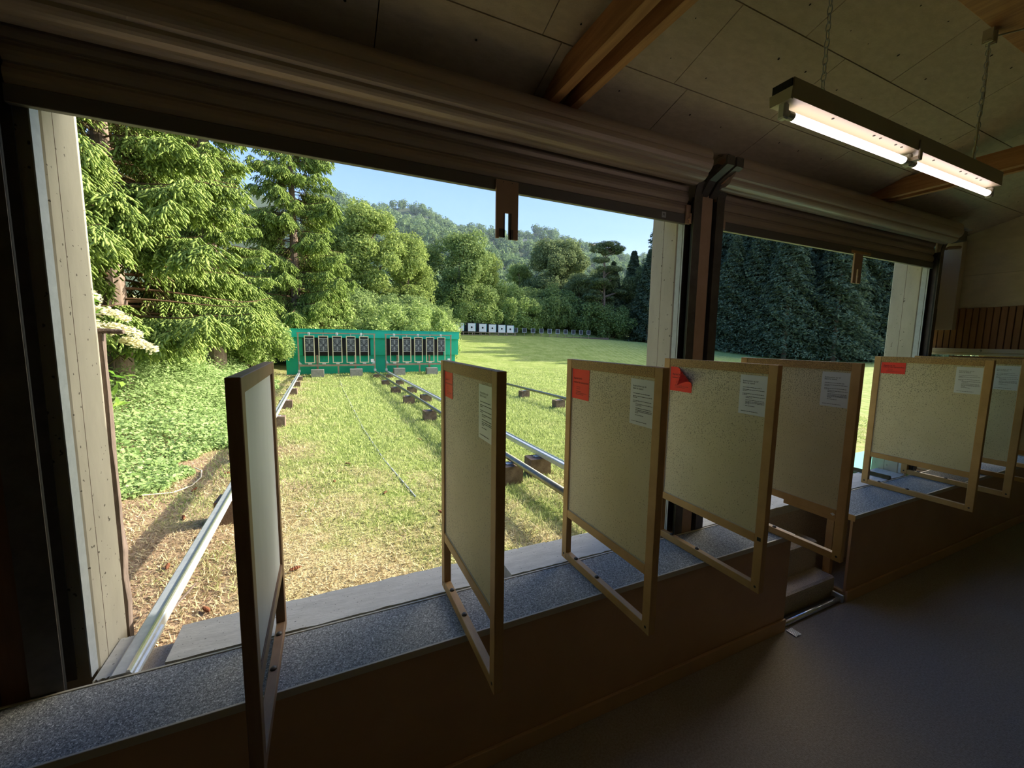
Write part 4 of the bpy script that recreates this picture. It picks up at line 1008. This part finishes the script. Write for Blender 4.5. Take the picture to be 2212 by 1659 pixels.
c5 = conifer(20, 6.0, 32000, .21, MT['leafD'], 55)
for k, (x, y, s, lb) in enumerate([(62, 33.5, 1.15, 'tall broad conifer behind the front rows, in line with the fourth divider'), (64, 38.5, 1.2, 'tall broad conifer behind the front rows, right of the middle column'), (66, 29.5, 1.15, 'tall broad conifer behind the front rows, near the slotted plate'), (60, 43.5, 1.15, 'tall broad conifer behind the front rows, beside the middle column'), (68, 46.5, 1.3, 'tall broad conifer before the rearmost ones')]):
    place_tree('conifer_tree', c5, x, y, s, k * 1.7, lb, 'tree', 'dark conifers on the right')
drop(c5)
# ================================================================ the range: rails, blocks, targets
def gz(x, y): return float(ground(x, y))
RZ = 1.085
def rail(xn, xf, y0, y1, label, kind):
    t = thing('target_rail', label, 'rail', (xn, y0, RZ), 'target carriage rails')
    dx = (xf - xn) / (24.7 - 2.9); X = lambda y: xn + dx * (y - 2.9)
    if kind == 'pipe':
        mb = MB(); mb.tube([(X(y0), y0, RZ - .045), (X(y1), y1, RZ - .045)], .05, 14); mb.build('pipe', MT['pipe'], t, True)
    else:
        w_ = .052; mb = MB(); V = []
        pr = [(-w_, RZ - .012), (-w_ + .012, RZ), (w_ - .012, RZ), (w_, RZ - .012), (w_, RZ - .085), (-w_, RZ - .085)]
        for y in (y0, y1): V += [(X(y) + a, y, z) for a, z in pr]
        F = [(k, (k + 1) % 6, 6 + (k + 1) % 6, 6 + k) for k in range(6)] + [tuple(range(6))[::-1], tuple(range(6, 12))]
        mb.add(V, F); mb.build('beam', MT['steel'], t)
        mb = MB(); V = []
        pr = [(w_ - .03, RZ + .0), (w_ - .024, RZ + .012), (w_ - .012, RZ + .012), (w_ - .006, RZ + .0)]
        for y in (y0, y1): V += [(X(y) + a, y, z) for a, z in pr]
        mb.add(V, [(k, (k + 1) % 4, 4 + (k + 1) % 4, 4 + k) for k in range(4)] + [(0, 1, 2, 3)[::-1], (4, 5, 6, 7)]); mb.build('running_lip', MT['chrome'], t)
    return X
XA = rail(-1.15, -1.39, 2.885, 24.6, 'galvanised rail running out beside the left pillar', 'sq')
XB = rail(2.82, 2.60, 2.95, 24.6, 'round pipe rail running out to the first target group', 'pipe')
XC = rail(3.44, 3.22, 3.45, 24.6, 'square galvanised rail right of the round pipe rail', 'sq')
XD = rail(7.62, 7.15, 2.95, 24.6, 'thin dark rail farthest to the right across the grass', 'pipe')
# old channel lying beside the left rail on the sill
tag(MB().tube([(-1.105, 2.90, 1.03), (-1.105, 3.36, 1.03)], .022, 10).build('sill_pipe', MT['steel']), 'short round steel pipe on the sill beside the left rail', 'pipe')
def block(x, y, label, m='block', w_=.36, d=.30, h=None, top=None):
    z = gz(x, y); tp = (RZ - .088 if top is None else top); t = thing('support_block', label, 'block', (x, y, z - .05), 'rail support blocks')
    mb = MB(); r = rng.uniform(-.02, .02, 8)
    V = [(x - w_ / 2 + r[0], y - d / 2, z - .1), (x + w_ / 2 + r[1], y - d / 2, z - .1), (x + w_ / 2, y + d / 2 + r[2], z - .1), (x - w_ / 2, y + d / 2, z - .1),
         (x - w_ / 2 + r[3], y - d / 2, tp - .02), (x + w_ / 2 + r[4], y - d / 2, tp - .02), (x + w_ / 2, y + d / 2 + r[5], tp - .02), (x - w_ / 2, y + d / 2, tp - .02)]
    mb.add(V, [(0, 3, 2, 1), (4, 5, 6, 7), (0, 1, 5, 4), (1, 2, 6, 5), (2, 3, 7, 6), (3, 0, 4, 7)]); mb.build('block', MT[m], t)
    if top is None:
        MB().box(x - .06, x + .06, y - .05, y + .05, tp - .02, tp - .002).build('plate', MT['steel'], t)
        for s in (-1, 1): MB().disc((x + s * .07, y, tp - .02), (0, 0, 1), .012, .03, 8).build('nut', MT['steel'], t)
    return t
od = ['first', 'second', 'third', 'fourth', 'fifth', 'sixth', 'seventh', 'eighth', 'ninth']
for k, y in enumerate((6.05, 8.9, 11.9, 14.8, 18.1, 20.8, 23.3)): block(XA(y) + .04, y, '%s block from the hall under the left rail' % od[k])
for k, y in enumerate((5.95, 8.6, 11.4, 14.5, 17.3, 20.2, 23.6)): block(XB(y) - .08, y, '%s block from the hall under the round pipe rail' % od[k])
for k, y in enumerate((6.15, 8.9, 11.7, 14.65, 17.1, 20.0, 23.3)): block(XC(y) - .06, y, '%s block from the hall under the square right rail' % od[k])
for k, y in enumerate((5.8, 8.9, 11.9, 14.5, 17.2, 20.2, 23.0)): block(XD(y) - .15, y, '%s block from the hall under the thin far right rail' % od[k])

# ---------------------------------------------------------------- green backstop wall with its posts
WY = 25.0
t = thing('green_backstop', 'long green wall of boards behind the near targets', 'backstop', (2.8, WY, gz(2.8, WY)))
MB().box(-2.12, 7.72, WY - .10, WY - .02, 2.99, 3.43).build('upper_board', MT['greentop'], t)
MB().box(-2.08, 7.68, WY, WY + .06, 2.00, 3.02).build('middle_board', MT['green'], t)
MB().box(-2.00, 7.50, WY + .08, WY + .14, .75, 2.02).build('lower_board', MT['green'], t)
for x in (-.1, 1.95, 4.1, 5.85):
    MB().box(x, x + .012, WY - .103, WY - .10, 2.99, 3.43).build('board_joint', MT['seam'], t)
MB().box(-2.15, 7.75, WY - .13, WY + .16, 3.43, 3.455).build('capping', MT['greentop'], t)
for a, b in ((-1.16, 2.36), (3.27, 6.72)): MB().box(a, b, WY - .02, WY + .0, 1.97, 2.96).build('rubber_panel', MT['rubber'], t)
for k, (x, x2) in enumerate(((-.46, .05), (1.50, .05), (3.86, .05), (5.78, .05))):
    q = MB().box(x - .05, x + .05, WY - .22, WY - .12, .85, 2.0).build('support_post', MT['postwood'], t)
for k, (x, lb) in enumerate(((-.46, 'pale concrete foot block below the left targets'), (1.50, 'pale concrete foot block near the middle of the target wall'), (3.86, 'pale concrete foot block under the second target group'), (5.78, 'pale concrete foot block hidden behind the edge on divider'))):
    block(x, WY - .75, lb, 'blockgrey', .64, .5, top=1.28)

# ---------------------------------------------------------------- target carriages and their targets
TY = 24.45
def carriage(xa, xb, label):
    t = thing('target_carriage', label, 'target carriage', ((xa + xb) / 2, TY, RZ), 'wooden target carriages')
    for x in (xa, xb): MB().box(x - .035, x + .035, TY - .035, TY + .035, 1.18, 3.22).build('post', MT['postwood'], t)
    MB().box(xa - .06, xb + .06, TY - .03, TY + .03, 3.19, 3.25).build('top_bar', MT['postwood'], t)
    MB().box(xa, xb, TY - .05, TY + .05, 1.42, 1.52).build('lower_bar', MT['postwood'], t)
    for x, s in ((xa, 1), (xb, -1)):
        MB().add([(x, TY - .06, 1.54), (x + s * .16, TY - .06, 1.54), (x, TY - .06, 1.72), (x, TY - .04, 1.54), (x + s * .16, TY - .04, 1.54), (x, TY - .04, 1.72)], [(0, 1, 2), (3, 5, 4), (0, 3, 4, 1), (1, 4, 5, 2), (2, 5, 3, 0)]).build('corner_plate', MT['steel'], t)
        MB().box(x - .06, x + .06, TY - .09, TY + .09, 1.09, 1.24, .02).build('roller_shoe', MT['steel'], t)
    MB().box((xa + xb) / 2 - .04, (xa + xb) / 2 + .04, TY - .03, TY + .03, 1.0, 1.42).build('prop', MT['postwood'], t)
    MB().box(xb - .22, xb - .06, TY - .065, TY - .05, 1.62, 1.80).build('small_plate', MT['plate'], t)
    return t
ca = carriage(-1.35, 2.53, 'left wooden carriage holding five black targets'); cb = carriage(3.16, 7.04, 'right wooden carriage holding five black targets')
def target(x, label, w_=.50, m=None):
    t = thing('range_target', label, 'target', (x, TY - .06, 1.6), 'black targets before the green wall')
    z0, z1 = 1.60, 3.09; b = .045; y0, y1 = TY - .10, TY - .055
    for a in (x - w_ / 2, x + w_ / 2 - b): MB().box(a, a + b, y0, y1, z0, z1).build('frame_upright', MT['framewood'], t)
    for z in (z0, z1 - b): MB().box(x - w_ / 2 + b, x + w_ / 2 - b, y0, y1, z, z + b).build('frame_crossbar', MT['framewood'], t)
    sx, c = w_ / 2 - b, 2.58
    MB().box(x - sx, x + sx, y0 + .005, y0 + .02, 2.93, 3.045).build('backing_strip', MT['rubber'], t)
    s = MB().box(x - sx, x + sx, y0 + .003, y0 + .018, 2.235, 2.925).build('target_sheet', MT['targetblack'], t)
    MB().box(x - sx, x + sx, y0 + .001, y0 + .003, 2.225, 2.238).build('sheet_edge', MT['plate'], s)
    MB().box(x - sx, x + sx, y0 + .001, y0 + .003, 2.915, 2.93).build('sheet_edge', MT['plate'], s)
    mb = MB(); yy = y0 + .0015
    for r in (.07, .12, .17, .22, .27):                       # thin scoring arcs
        for a0, a1 in ((-.75, .75), (PI - .75, PI + .75), (PI / 2 - .6, PI / 2 + .6), (-PI / 2 - .6, -PI / 2 + .6)):
            A = np.linspace(a0, a1, 9)
            for u, v in zip(A[:-1], A[1:]):
                q = [(x + rr_ * math.cos(tt), yy, c + rr_ * math.sin(tt)) for rr_, tt in ((r, u), (r + .007, u), (r + .007, v), (r, v))]
                if all(abs(p[0] - x) < sx - .005 for p in q): mb.add(q, [(0, 1, 2, 3)])
    mb.build('scoring_rings', MT['zinc'], s)
    mb = MB()
    for k in (-5, -4, -3, -2, 2, 3, 4, 5):
        mb.box(x - .013, x + .013, yy - .001, yy, c + k * .055 - .015, c + k * .055 + .015)
        if abs(k) < 4: mb.box(x + k * .05 - .013, x + k * .05 + .013, yy - .001, yy, c - .013, c + .013)
    mb.build('scoring_numbers', MT['plate'], s)
    MB().box(x - .09, x + .09, TY - .10, TY - .05, 1.525, 1.60).build('foot_bracket', MT['steel'], t)
    MB().box(x - .015, x + .015, TY - .09, TY - .05, 3.09, 3.19).build('hanger', MT['steel'], t)
    return t
nm = ['leftmost', 'second', 'middle', 'fourth', 'rightmost']
for k, x in enumerate((-.81, -.125, .565, 1.27, 1.96)): target(x, '%s black target on the left carriage' % nm[k])
for k, x in enumerate((3.635, 4.345, 5.03, 5.73, 6.42)): target(x, '%s black target on the right carriage' % nm[k])
for x, d, c in ((-.82, '1', ca), (.56, '3', ca), (1.82, '5', ca), (3.62, '6', cb), (5.0, '8', cb), (6.40, '10', cb)):
    p = MB().box(x - .055, x + .055, TY - .05, TY - .035, 3.13, 3.27).build('number_plate', MT['plate'], c)
    text('digit', d, .10, Matrix(((1, 0, 0, x - .03 * len(d)), (0, 0, -1, TY - .052), (0, 1, 0, 3.165), (0, 0, 0, 1))), MT['ink'], p)

# ---------------------------------------------------------------- far targets
FY = 50.5
fx = [15.78, 17.35, 18.88, 20.25, 21.62, 22.88]
for k, x in enumerate(fx):
    z = 4.02 - .035 * k; t = thing('white_target', '%s of the six white bullseye targets across the field' % ['leftmost', 'second', 'third', 'fourth', 'fifth', 'rightmost'][k], 'target', (x, FY, z - .3), 'white bullseye targets')
    s = MB().box(x - .50, x + .50, FY - .03, FY, z, z + 1.02).build('target_sheet', MT['targetwhite'], t)
    MB().disc((x, FY - .03, z + .52), (0, -1, 0), .13, .006, 20).build('bullseye', MT['ink'], s)
    mb = MB()
    A = np.linspace(0, 2 * PI, 29)
    for u, v in zip(A[:-1], A[1:]): mb.add([(x + r * math.cos(a), FY - .033, z + .52 + r * math.sin(a)) for r, a in ((.27, u), (.285, u), (.285, v), (.27, v))], [(0, 1, 2, 3)])
    mb.build('ring', MT['zinc'], s)
    MB().box(x + .50, x + .56, FY - .02, FY + .5, z, z + 1.06).build('side_edge', MT['tealedge'], t)
    MB().box(x - .80, x + .52, FY + .3, FY + .34, z - .0, z + 1.12).build('black_panel', MT['rubber'], t)
    for s_ in (-.4, .4): MB().box(x + s_ - .03, x + s_ + .03, FY - .03, FY + .03, z - .9, z).build('leg', MT['postwood'], t)
mb = MB(); mb.box(14.9, 23.6, FY - .12, FY - .06, 3.82, 3.90)
t = thing('target_beam', 'wooden beam in front of the six white targets', 'beam', (19, FY, 3.4)); mb.build('rail', MT['postwood'], t)
for x in np.linspace(15, 23.5, 8): MB().box(x - .04, x + .04, FY - .12, FY - .05, 3.0, 3.82).build('leg', MT['postwood'], t)
MB().box(14.9, 23.6, FY - .10, FY - .06, 3.52, 3.58).build('lower_rail', MT['postwood'], t)
sx = np.linspace(23.95, 36.1, 10)
for k, x in enumerate(sx):
    z = 3.98 - .012 * k; lb = ['leftmost small dark target on the far field edge'] + ['%s small dark target from the left on the far field edge' % o_ for o_ in ['second', 'third', 'fourth', 'fifth', 'sixth', 'seventh', 'eighth', 'ninth']] + ['rightmost small dark target on the far field edge']
    t = thing('small_target', lb[k], 'target', (x, FY + .5, z - .5), 'small dark targets')
    MB().box(x - .33, x + .33, FY + .5, FY + .53, z - .02, z + .62).build('frame', MT['zinc'], t); MB().box(x - .26, x + .26, FY + .485, FY + .5, z + .05, z + .60).build('target_sheet', MT['targetblack'], t)
    MB().box(x - .04, x + .04, FY + .5, FY + .56, z - .9, z).build('leg', MT['postwood'], t)
t = MB().box(23.6, 40, FY + .6, FY + .75, 2.7, 3.45).build('timber_edge', MT['block']); tag(t, 'dark timber edge below the small dark targets', 'timber')

# ---------------------------------------------------------------- green boards outside the right opening
o = MB().box(7.2, 12.5, 3.46, 4.45, .72, .80, .01).build('green_mat', MT['greentop']); tag(o, 'pale green mat on the ground outside the right opening', 'mat')

# ---------------------------------------------------------------- plants near the building
def grass():
    rg = np.random.default_rng(81); n = 170000
    u = rg.random(n); Y = 3.56 * (26 / 3.56) ** u; X = rg.uniform(-2.6, 9.5, n) * 1.0
    wide = rg.random(n) < .25; X = np.where(wide, rg.uniform(3, 16, n), X)
    k = ~((Y < 5.2) & (X > 5)); X, Y = X[k], Y[k]; n = len(X)
    dry = np.clip((9.0 - Y) / 5.4, 0, 1) + .8 * np.clip((1.2 - X) / 2.8, 0, 1) + 1.1 * (np.sin(X * 2.1 + 1.3 * np.sin(Y * 1.7)) * np.sin(Y * 1.9 + X) * .5) + rg.normal(0, .25, n)
    dry = np.clip((dry - .45) / .8, 0, 1)
    longband = np.exp(-((X - (XB(Y) - .55)) / .22) ** 2)          # longer unmown grass beside the blocks
    h = (.034 + .022 * (1 - dry) + .03 * longband) * rg.uniform(.6, 1.4, n) * (1 + Y * .02)
    wd = .0055 * (1 + Y * .13); a = rg.uniform(0, 2 * PI, n); lean = rg.uniform(.2, 1.3, n) * (1 + dry)
    Z = ground(X, Y); c, s = np.cos(a), np.sin(a); t = rg.uniform(0, 2 * PI, n)
    V = np.stack([np.stack([X - c * wd, Y - s * wd, Z - .01], 1), np.stack([X + c * wd, Y + s * wd, Z - .01], 1),
                  np.stack([X + np.cos(t) * h * lean, Y + np.sin(t) * h * lean, Z + h], 1)], 1).reshape(-1, 3)
    return npmesh('grass', V, np.arange(3 * n).reshape(-1, 3), MT['blades'], attr=('dry', np.repeat(dry, 3)))
tag(grass(), 'short mown grass with dry straw patches on the near lanes', 'grass', None, 'stuff')
def weeds():
    rg = np.random.default_rng(82); n = 130000
    Y = rg.uniform(6.2, 24, n); edge = np.interp(Y, [6.2, 7.2, 8.5, 11, 16, 20.5, 24], [-2.75, -2.55, -2.25, -2.0, -2.1, -2.25, -2.45]) + .22 * np.sin(Y * 2.6) + .1 * np.sin(Y * 7)
    d = rg.random(n) ** 1.25 * 7.5; X = edge - d
    hh = np.clip(.16 + d * .30, 0, .95) * (.7 + .3 * np.sin(X * 1.9) * np.sin(Y * 1.3)) * rg.uniform(.45, 1.5, n)
    Z = ground(X, Y) + hh * rg.random(n) ** .55
    N = np.stack([rg.normal(.25, .45, n), rg.normal(-.25, .45, n), np.ones(n)], 1)
    V, F = quads(np.stack([X, Y, Z], 1), N, rg.uniform(.018, .042, n) * (1 + .035 * Y), .5, rg)
    return npmesh('undergrowth', V, F, MT['weed'])
tag(weeds(), 'dense low leafy undergrowth along the left edge of the range', 'undergrowth', None, 'stuff')
# elder shrub with cream flower heads
rg = np.random.default_rng(83); ex, ey, ez = -2.75, 5.4, gz(-2.75, 5.4)
t = thing('elder_shrub', 'elder shrub with cream flower heads beside the left pillar', 'shrub', (ex, ey, ez))
mb = MB(); P, N, D_ = [], [], []
heads = []
for k in range(9):
    a = rg.uniform(-1.2, 1.4); tip = np.array([rg.uniform(-.2, .95), rg.uniform(-.5, .3), rg.uniform(1.9, 3.2)])
    pts = [(0.1 * tip[0], .1 * tip[1], -.1), tuple(tip * np.array([.45, .45, .55])), tuple(tip)]
    mb.tube(pts, [.028, .018, .006], 6, False); heads.append(tip)
    for j in range(190):
        q = rg.uniform(.35, 1.0); p = tip * np.array([q ** 1.2, q ** 1.2, q]) + rg.normal(0, .11, 3); P.append(p); N.append([rg.normal(0, .5), rg.normal(-.4, .5), .8]); D_.append(rg.uniform(.045, .08))
mb.build('stems', MT['twigwood'], None).parent = t
V, F = quads(np.array(P), np.array(N), np.array(D_), .38, rg); npmesh('leaves', V, F, MT['elder'], t)
for hx, hy, hz in ((.50, -.1, 3.02), (.62, -.05, 2.72), (.80, .0, 2.52), (.92, -.1, 2.36), (1.0, .0, 2.22), (.70, -.15, 2.40), (.45, 0, 2.62)):
    n = 420; r = .15 * np.sqrt(rg.random(n)); a = rg.uniform(0, 2 * PI, n)
    P = np.stack([hx + r * np.cos(a), hy + r * np.sin(a) * .8, hz + .05 * (1 - (r / .15) ** 2) - (r * np.cos(a)) * .35 + rg.normal(0, .018, n)], 1); N = np.stack([rg.normal(0.1, .4, n), rg.normal(-.3, .4, n), np.ones(n)], 1)
    V, F = quads(P, N, rg.uniform(.010, .02, n), .9, rg); npmesh('flower_head', V, F, MT['flower'], t)
# rough plank on the outer face of the left pillar with a stick on top
mb = MB(); V = []
for k in range(13):
    z = .85 + 2.2 * k / 12; j = rng.normal(0, .004, 4)
    V += [(-1.40 + j[0], 3.44, z), (-1.295 + j[1], 3.442, z), (-1.30 + j[2], 3.50, z), (-1.40 + j[3], 3.50, z)]
F = [(k * 4 + i, k * 4 + (i + 1) % 4, k * 4 + 4 + (i + 1) % 4, k * 4 + 4 + i) for k in range(12) for i in range(4)] + [(0, 1, 2, 3)[::-1], (48, 49, 50, 51)]
tag(mb.add(V, F).build('rough_plank', MT['barkplank']), 'rough brown plank fixed to the outer edge of the left pillar', 'plank')
tag(MB().tube([(-1.50, 3.47, 3.058), (-1.3, 3.46, 3.066), (-1.19, 3.45, 3.062)], [.018, .017, .014], 8).build('wooden_stick', MT['barkplank']), 'thin wooden stick jutting out from the left pillar', 'stick')
tag(MB().tube([(-1.28, 3.72, .80), (-1.20, 3.95, .83), (-1.12, 4.2, .86)], [.014, .012, .008], 6).build('twig', MT['barkplank']), 'dry brown twig on the ground behind the left sill', 'twig')
pts = [(-2.45, 7.2, .06), (-2.15, 7.35, .03), (-1.98, 7.6, .03), (-1.95, 8.0, .03), (-2.02, 8.35, .04), (-2.15, 8.5, .06)]
tag(MB().tube([(x, y, gz(x, y) + z) for x, y, z in pts], .010, 6).build('cord', MT['cord']), 'pale cord lying on the ground at the edge of the undergrowth', 'cord')
pts = [(1.15, 5.9), (.95, 8), (.80, 11), (.72, 15), (.62, 19), (.60, 23)]
tag(MB().tube([(x, y, gz(x, y) + .008) for x, y in pts], .011, 6).build('ground_cable', MT['zinc']), 'grey cable half sunk in the grass of the middle lane', 'cable')
# spruce cones
def cone_mesh():
    V = []; n = 8; rows = 12
    for k in range(rows):
        q = k / (rows - 1); r = .021 * (math.sin(PI * (q * .86 + .09))) ** .7 * (1.0 if k % 2 else .72)
        V += [(-.06 + .12 * q, r * math.cos(2 * PI * i / n + .4 * k), r * math.sin(2 * PI * i / n + .4 * k)) for i in range(n)]
    F = [(k * n + i, k * n + (i + 1) % n, k * n + n + (i + 1) % n, k * n + n + i) for k in range(rows - 1) for i in range(n)] + [tuple(range(n))[::-1], tuple((rows - 1) * n + i for i in range(n))]
    return MB().add(V, F).build('spruce_cone', MT['cone'])
cs = [(-1.02, 4.05, 'beside the left rail near the twig'), (-.66, 3.92, 'on the straw left of the first divider'), (-.50, 4.02, 'next to another in the straw by the first divider'), (-1.55, 5.0, 'in the shadow band left of the left rail'), (-1.42, 5.6, 'left of the first rail block'),
      (-.36, 4.45, 'close to the edge of the first divider'), (-1.75, 6.3, 'on the bare earth near the undergrowth'), (.30, 7.9, 'on the grass in the middle of the near lane'), (.05, 7.0, 'on the grass right of the first divider'), (1.35, 5.2, 'near the edge on divider'), (1.9, 9.2, 'on the grass left of the pipe rail'), (-1.9, 7.4, 'by the pale cord'), (-1.6, 8.1, 'on needle litter behind the cord'), (.75, 6.2, 'on the grass before the edge on divider')]
cp = cone_mesh()
for k, (x, y, lb) in enumerate(cs):
    o = cp if k == 0 else cp.copy()
    if k: C.objects.link(o)
    o.location = (x, y, gz(x, y) + .03); o.rotation_euler = (rng.uniform(0, 6), rng.uniform(-.15, .15), rng.uniform(0, 6)); tag(o, 'brown spruce cone ' + lb, 'cone', 'spruce cones on the ground')
